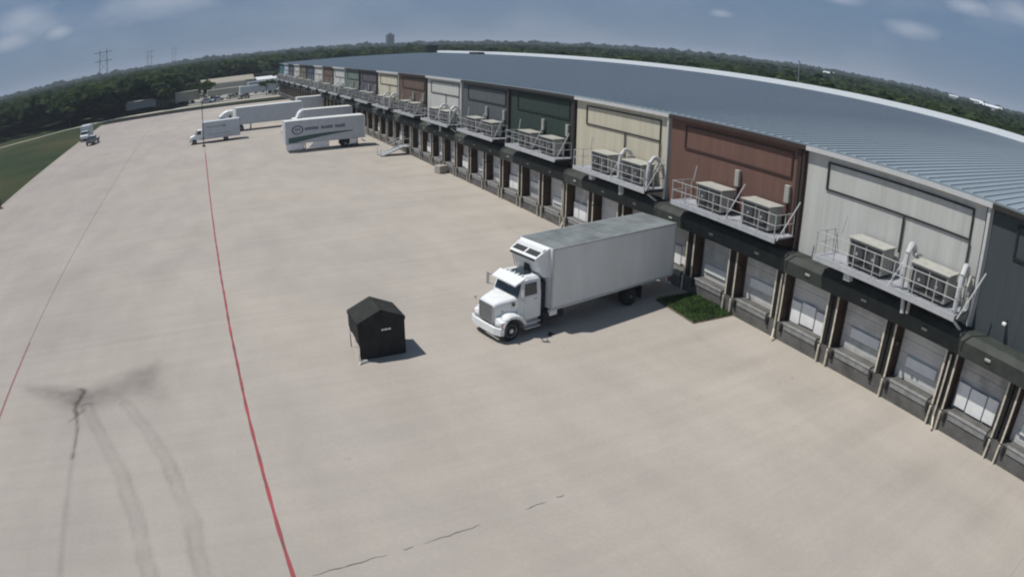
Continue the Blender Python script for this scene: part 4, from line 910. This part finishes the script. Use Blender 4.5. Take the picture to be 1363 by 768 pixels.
def house(x, y, w, d, h, rz, lb, m_, rm, cat='building', group=None):
    t_ = thing('building', lb, cat, (x, y, -.1), rz, group)
    MB().box(-w/2, w/2, -d/2, d/2, 0, h, m_).build('wall', t_)
    MB().loft([[(-w/2-.4, -d/2-.4, h+.003), (w/2+.4, -d/2-.4, h+.003), (w/2+.4, -d/2-.4, h+.2), (-w/2-.4, -d/2-.4, h+.2)], [(-w/2-.4, 0, h+w*.06+.5), (w/2+.4, 0, h+w*.06+.5), (w/2+.4, 0, h+w*.06+.75), (-w/2-.4, 0, h+w*.06+.75)],
               [(-w/2-.4, d/2+.4, h+.003), (w/2+.4, d/2+.4, h+.003), (w/2+.4, d/2+.4, h+.2), (-w/2-.4, d/2+.4, h+.2)]], rm).build('roof', t_)
    k = max(2, int(w/5))
    for q in range(k):
        xx = -w/2+(q+.5)*w/k; MB().box(xx-.6, xx+.6, -d/2-.05, -d/2-.003, h*.35, h*.35+1.1, glass).build('window', t_)
    MB().box(-w/2+.8, -w/2+2.0, -d/2-.06, -d/2-.003, 0, 2.1, under_m).build('door', t_)
    return t_
pale = mat('building_pale', (.55, .56, .54), .8); rtan = mat('roof_tan', (.34, .31, .25), .8)
house(12, 285, 22, 9, 3.4, R(4), 'low tan-roofed building under the trees behind the far lot', pale, rtan)
house(27, 268, 8, 7, 3.4, R(10), 'small white-roofed shed beside the far end of the warehouse', pale, white)
house(-7.5, 236, 2.6, 2.6, 4.0, R(8), 'narrow pale kiosk between two trailers at the wood edge', mat('kiosk', (.34, .35, .33), .8), mat('kiosk_roof', (.2, .2, .19), .8))
# ------------------------------------------------------------------ pylons, tower, mast
def pylon(x, y, h, lb):
    t_ = thing('pylon', lb, 'pylon', (x, y, 0), .2, 'power line pylons')
    st = mat('pylon_steel', (.12, .13, .15), .7)
    for s_ in (-1, 1):
        MB().tube((s_*4.2, 0, 0), (s_*3.4, 0, h), .42, st, 6, .30).build('mast', t_)
    for zz in (h*.93, h*.72): MB().tube((-9, 0, zz), (9, 0, zz), .28, st, 5).build('cross_arm', t_)
    b_ = MB()
    for a_, c_ in ((.2, .45), (.45, .7), (.7, .93)): b_.tube((-4, 0, h*a_), (3.7, 0, h*c_), .14, st, 4); b_.tube((4, 0, h*a_), (-3.7, 0, h*c_), .14, st, 4)
    b_.build('bracing', t_)
def at(az, r): return (math.sin(R(az))*r, math.cos(R(az))*r)
x, y = at(-8.6, 620); pylon(x, y, 38, 'tall twin-legged power pylon above the wood at left')
x, y = at(-4.4, 1150); pylon(x, y, 44, 'fainter pylon right of the tall one above the wood')
x, y = at(-2.2, 1500); pylon(x, y, 52, 'faintest and farthest pylon above the wood')
x, y = at(16.3, 1250)
tw = thing('tower', 'dark boxy tower on the horizon above the warehouse roof', 'tower', (x, y, 0))
tm = mat('tower_dark', (.06, .07, .09), .8)
MB().box(-3.5, 3.5, -3.5, 3.5, 0, 26, tm, .3).build('shaft', tw); MB().box(-6.5, 6.5, -6.5, 6.5, 15, 33, tm, .8).build('tower_head', tw); MB().box(-3, 3, -3, 3, 33, 35.5, tm, .2).build('roof_housing', tw)
x, y = at(50.6, 190)
mt_ = thing('mast', 'thin pale mast rising behind the warehouse roof in front of the wood', 'mast', (x, y, 0)); MB().tube((0, 0, 0), (0, 0, 15.4), .16, steel_m, 6, .09).build('shaft', mt_); MB().box(-.5, .5, -.08, .08, 15.1, 15.4, steel_m).build('crossbar', mt_)
for k, (az, r, w, h, lb) in enumerate(((68.2, 700, 26, 7, 'far white building at the wood edge by the right border'), (66.8, 760, 16, 9, 'smaller far white building left of the one by the right border'), (64.6, 820, 12, 8, 'tiny far white building on the right horizon'), (53.2, 640, 10, 6, 'tiny pale roof in the wood right of the thin mast'))):
    x, y = at(az, r); house(x, y, w, 12, h+6, R(-az), lb, white, white, group='far pale buildings')
fld = MB(); pts = [at(56, 560), at(62, 620), at(64, 900), at(57, 950)]
fo = fld.add([(p[0], p[1], 6) for p in pts]+[(p[0], p[1], -1) for p in pts], [(0, 1, 2, 3), (0, 4, 5, 1), (1, 5, 6, 2), (2, 6, 7, 3), (3, 7, 4, 0)], mat('pale_field', (.10, .12, .05), .95, var=.25, scale=.05)).build('hillside_field'); fo['kind'] = 'structure'
# ------------------------------------------------------------------ woods
def leaf_mat(name, c0, c1):
    M = bpy.data.materials.new(name); M.use_nodes = True; t = M.node_tree; b = t.nodes['Principled BSDF']; b.inputs['Roughness'].default_value = .8; b.inputs['Specular IOR Level'].default_value = .15
    g = N(t, 'ShaderNodeNewGeometry'); a = N(t, 'ShaderNodeTexNoise'); a.inputs['Scale'].default_value = .11; a.inputs['Detail'].default_value = 5; t.links.new(g.outputs['Position'], a.inputs['Vector'])
    r = N(t, 'ShaderNodeValToRGB'); r.color_ramp.elements[0].position = .35; r.color_ramp.elements[0].color = (*c0, 1); r.color_ramp.elements[1].position = .68; r.color_ramp.elements[1].color = (*c1, 1)
    t.links.new(a.outputs[0], r.inputs[0]); t.links.new(r.outputs[0], b.inputs['Base Color'])
    tl = N(t, 'ShaderNodeBsdfTranslucent'); t.links.new(r.outputs[0], tl.inputs[0]); ms_ = N(t, 'ShaderNodeMixShader'); ms_.inputs[0].default_value = .45
    t.links.new(b.outputs[0], ms_.inputs[1]); t.links.new(tl.outputs[0], ms_.inputs[2]); t.links.new(ms_.outputs[0], t.nodes['Material Output'].inputs[0]); return M
leafA = leaf_mat('foliage', (.024, .048, .018), (.072, .105, .032)); leafB = leaf_mat('foliage_far', (.028, .054, .026), (.058, .088, .036))
bark = mat('bark', (.06, .045, .035), .95)
def crown(r, n, seed, rad=1.0, flat=.8):
    """n leaf-clump quads spread through lumpy sub-crowns"""
    q = np.random.default_rng(seed); nb = 6; cs = q.normal(0, .42, (nb, 3))*np.array([1, 1, .55]); rs = q.uniform(.42, .68, nb)
    k = q.integers(0, nb, n); d = q.normal(0, 1, (n, 3)); d /= np.linalg.norm(d, axis=1)[:, None]; d[:, 2] = np.abs(d[:, 2])*.8+d[:, 2]*.2
    c = cs[k]+d*rs[k][:, None]*q.uniform(.75, 1.05, n)[:, None]
    nr = d+q.normal(0, .55, (n, 3)); nr /= np.linalg.norm(nr, axis=1)[:, None]
    a = np.cross(nr, [0.3, .2, 1.0]); a /= np.linalg.norm(a, axis=1)[:, None]; b = np.cross(nr, a)
    s = q.uniform(.5, 1.2, n)[:, None]*rad
    v = np.stack([c-a*s-b*s*.7, c+a*s*.9-b*s, c+a*s+b*s*.8, c-a*s*.8+b*s], 1)
    v[:, :, 2] *= flat
    return v
def wood(name, pts, hts, nq, rad, mtl, trunk=False):
    variants = [crown(1, nq, 100+i, rad) for i in range(10)]; allv = []
    for i, ((x, y), h) in enumerate(zip(pts, hts)):
        v = variants[rng.integers(10)]; a = rng.uniform(0, 6.28); ca, sa = math.cos(a), math.sin(a)
        w = h*.36*rng.uniform(.85, 1.3); vv = v.copy(); X = vv[..., 0]*ca-vv[..., 1]*sa; Y = vv[..., 0]*sa+vv[..., 1]*ca
        out = np.stack([x+X*w, y+Y*w, h*.58+vv[..., 2]*h*.40], -1)
        out[..., 2] = np.maximum(out[..., 2], .2); allv.append(out)
    V = np.concatenate(allv).reshape(-1, 3); nf = len(V)//4
    me = bpy.data.meshes.new(name); me.vertices.add(len(V)); me.vertices.foreach_set('co', V.astype(np.float32).ravel())
    me.loops.add(nf*4); me.loops.foreach_set('vertex_index', np.arange(nf*4, dtype=np.int32)); me.polygons.add(nf)
    me.polygons.foreach_set('loop_start', (np.arange(nf)*4).astype(np.int32)); me.polygons.foreach_set('loop_total', np.full(nf, 4, np.int32))
    me.materials.append(mtl); me.update(calc_edges=True); me.validate()
    o = bpy.data.objects.new(name, me); COL.objects.link(o); o['kind'] = 'stuff'; return o
def scatter(az0, az1, r0, r1, sp, cond, h0, h1):
    pts = []; hs = []; r = r0
    while r < r1:
        n = int((R(az1-az0))*r/sp)
        for i in range(n):
            az = lerp(az0, az1, (i+rng.uniform(0, 1))/n); rr = r+rng.uniform(-.5, .5)*sp; x, y = at(az, rr)
            if cond(x, y): pts.append((x, y)); hs.append(rng.uniform(h0, h1))
        r += sp*.85
    return pts, hs
def c_left(x, y):
    if x > XP and y < 330: return False
    if -8 < x <= 60 and y < 296: return False
    if x <= -8 and y < 212+max(0, (-x-45))*.12: return False
    return True
p, h = scatter(-40, 24, 205, 430, 6.2, c_left, 9.5, 13.5); o = wood('near_wood', p, h, 120, .26, leafA); tag(o, 'dark green wood beyond the far left end of the yard', None, kind='stuff')
def c_right(x, y): return x > 118 or y > 330
p, h = scatter(16, 88, 110, 430, 7.5, lambda x, y: x > 112 and (x > 118 or y > 330), 9.0, 12.5); o = wood('rear_wood', p, h, 64, .30, leafA); tag(o, 'dark wood behind the warehouse roof', None, kind='stuff')
p, h = scatter(-34, 95, 440, 1100, 13, lambda x, y: True, 10, 14.2); o = wood('far_wood', p, h, 44, .42, leafB); tag(o, 'far wood along the horizon', None, kind='stuff')
p, h = scatter(-34, 95, 1150, 2600, 30, lambda x, y: True, 12, 20); o = wood('horizon_wood', p, h, 24, .6, leafB); tag(o, 'blue-grey tree line on the horizon', None, kind='stuff')
# individual trees along the road at the wood edge
def tree(x, y, h, lb, seed):
    t_ = thing('tree', lb, 'tree', (x, y, -.1), 0, 'trees at the wood edge')
    tr_ = MB(); tr_.tube((0, 0, 0), (.1, .05, h*.5), h*.028, bark, 7, h*.016)
    for k in range(4):
        a = k*1.6+seed; tr_.tube((.08, .04, h*(.3+.05*k)), (math.cos(a)*h*.22, math.sin(a)*h*.22, h*(.55+.05*k)), h*.012, bark, 5, h*.005)
    tr_.build('trunk', t_)
    v = crown(1, 170, 500+seed, .2)*np.array([h*.33, h*.33, h*.38])+np.array([0, 0, h*.60]); V = v.reshape(-1, 3)
    MB().add(V.tolist(), [(4*i, 4*i+1, 4*i+2, 4*i+3) for i in range(len(V)//4)], leafA).build('crown', t_, fix=False)
for k, (x, y, h, lb) in enumerate(((-44, 209, 8.5, 'round tree at the wood edge, farthest left above the pale road'), (-36.5, 212, 7.5, 'tree directly above the white box truck at the pavement edge'), (-12.5, 216, 8, 'tree between the long pale trailer and the tan one'), (1.5, 221, 8.5, 'tree between the tan trailer and the far lot'),
        (30, 243, 9, 'tree against the far end wall of the warehouse'), (22.5, 221, 6.0, 'small tree in front of the far end of the warehouse'), (-27.5, 216, 7.0, 'low tree left of the long pale trailer'))): tree(x, y, h, lb, k)

# ------------------------------------------------------------------ haze
hm_ = bpy.data.materials.new('haze_air'); hm_.use_nodes = True; t = hm_.node_tree; t.nodes.clear()
ho = N(t, 'ShaderNodeOutputMaterial'); pv = N(t, 'ShaderNodeVolumePrincipled'); pv.inputs['Density'].default_value = .00028; pv.inputs['Color'].default_value = (.72, .82, .95, 1); pv.inputs['Anisotropy'].default_value = .0
t.links.new(pv.outputs[0], ho.inputs['Volume'])
hb = MB().box(-5600, 5600, -5600, 5700, -1.5, 60, hm_).build('haze'); hb['kind'] = 'stuff'
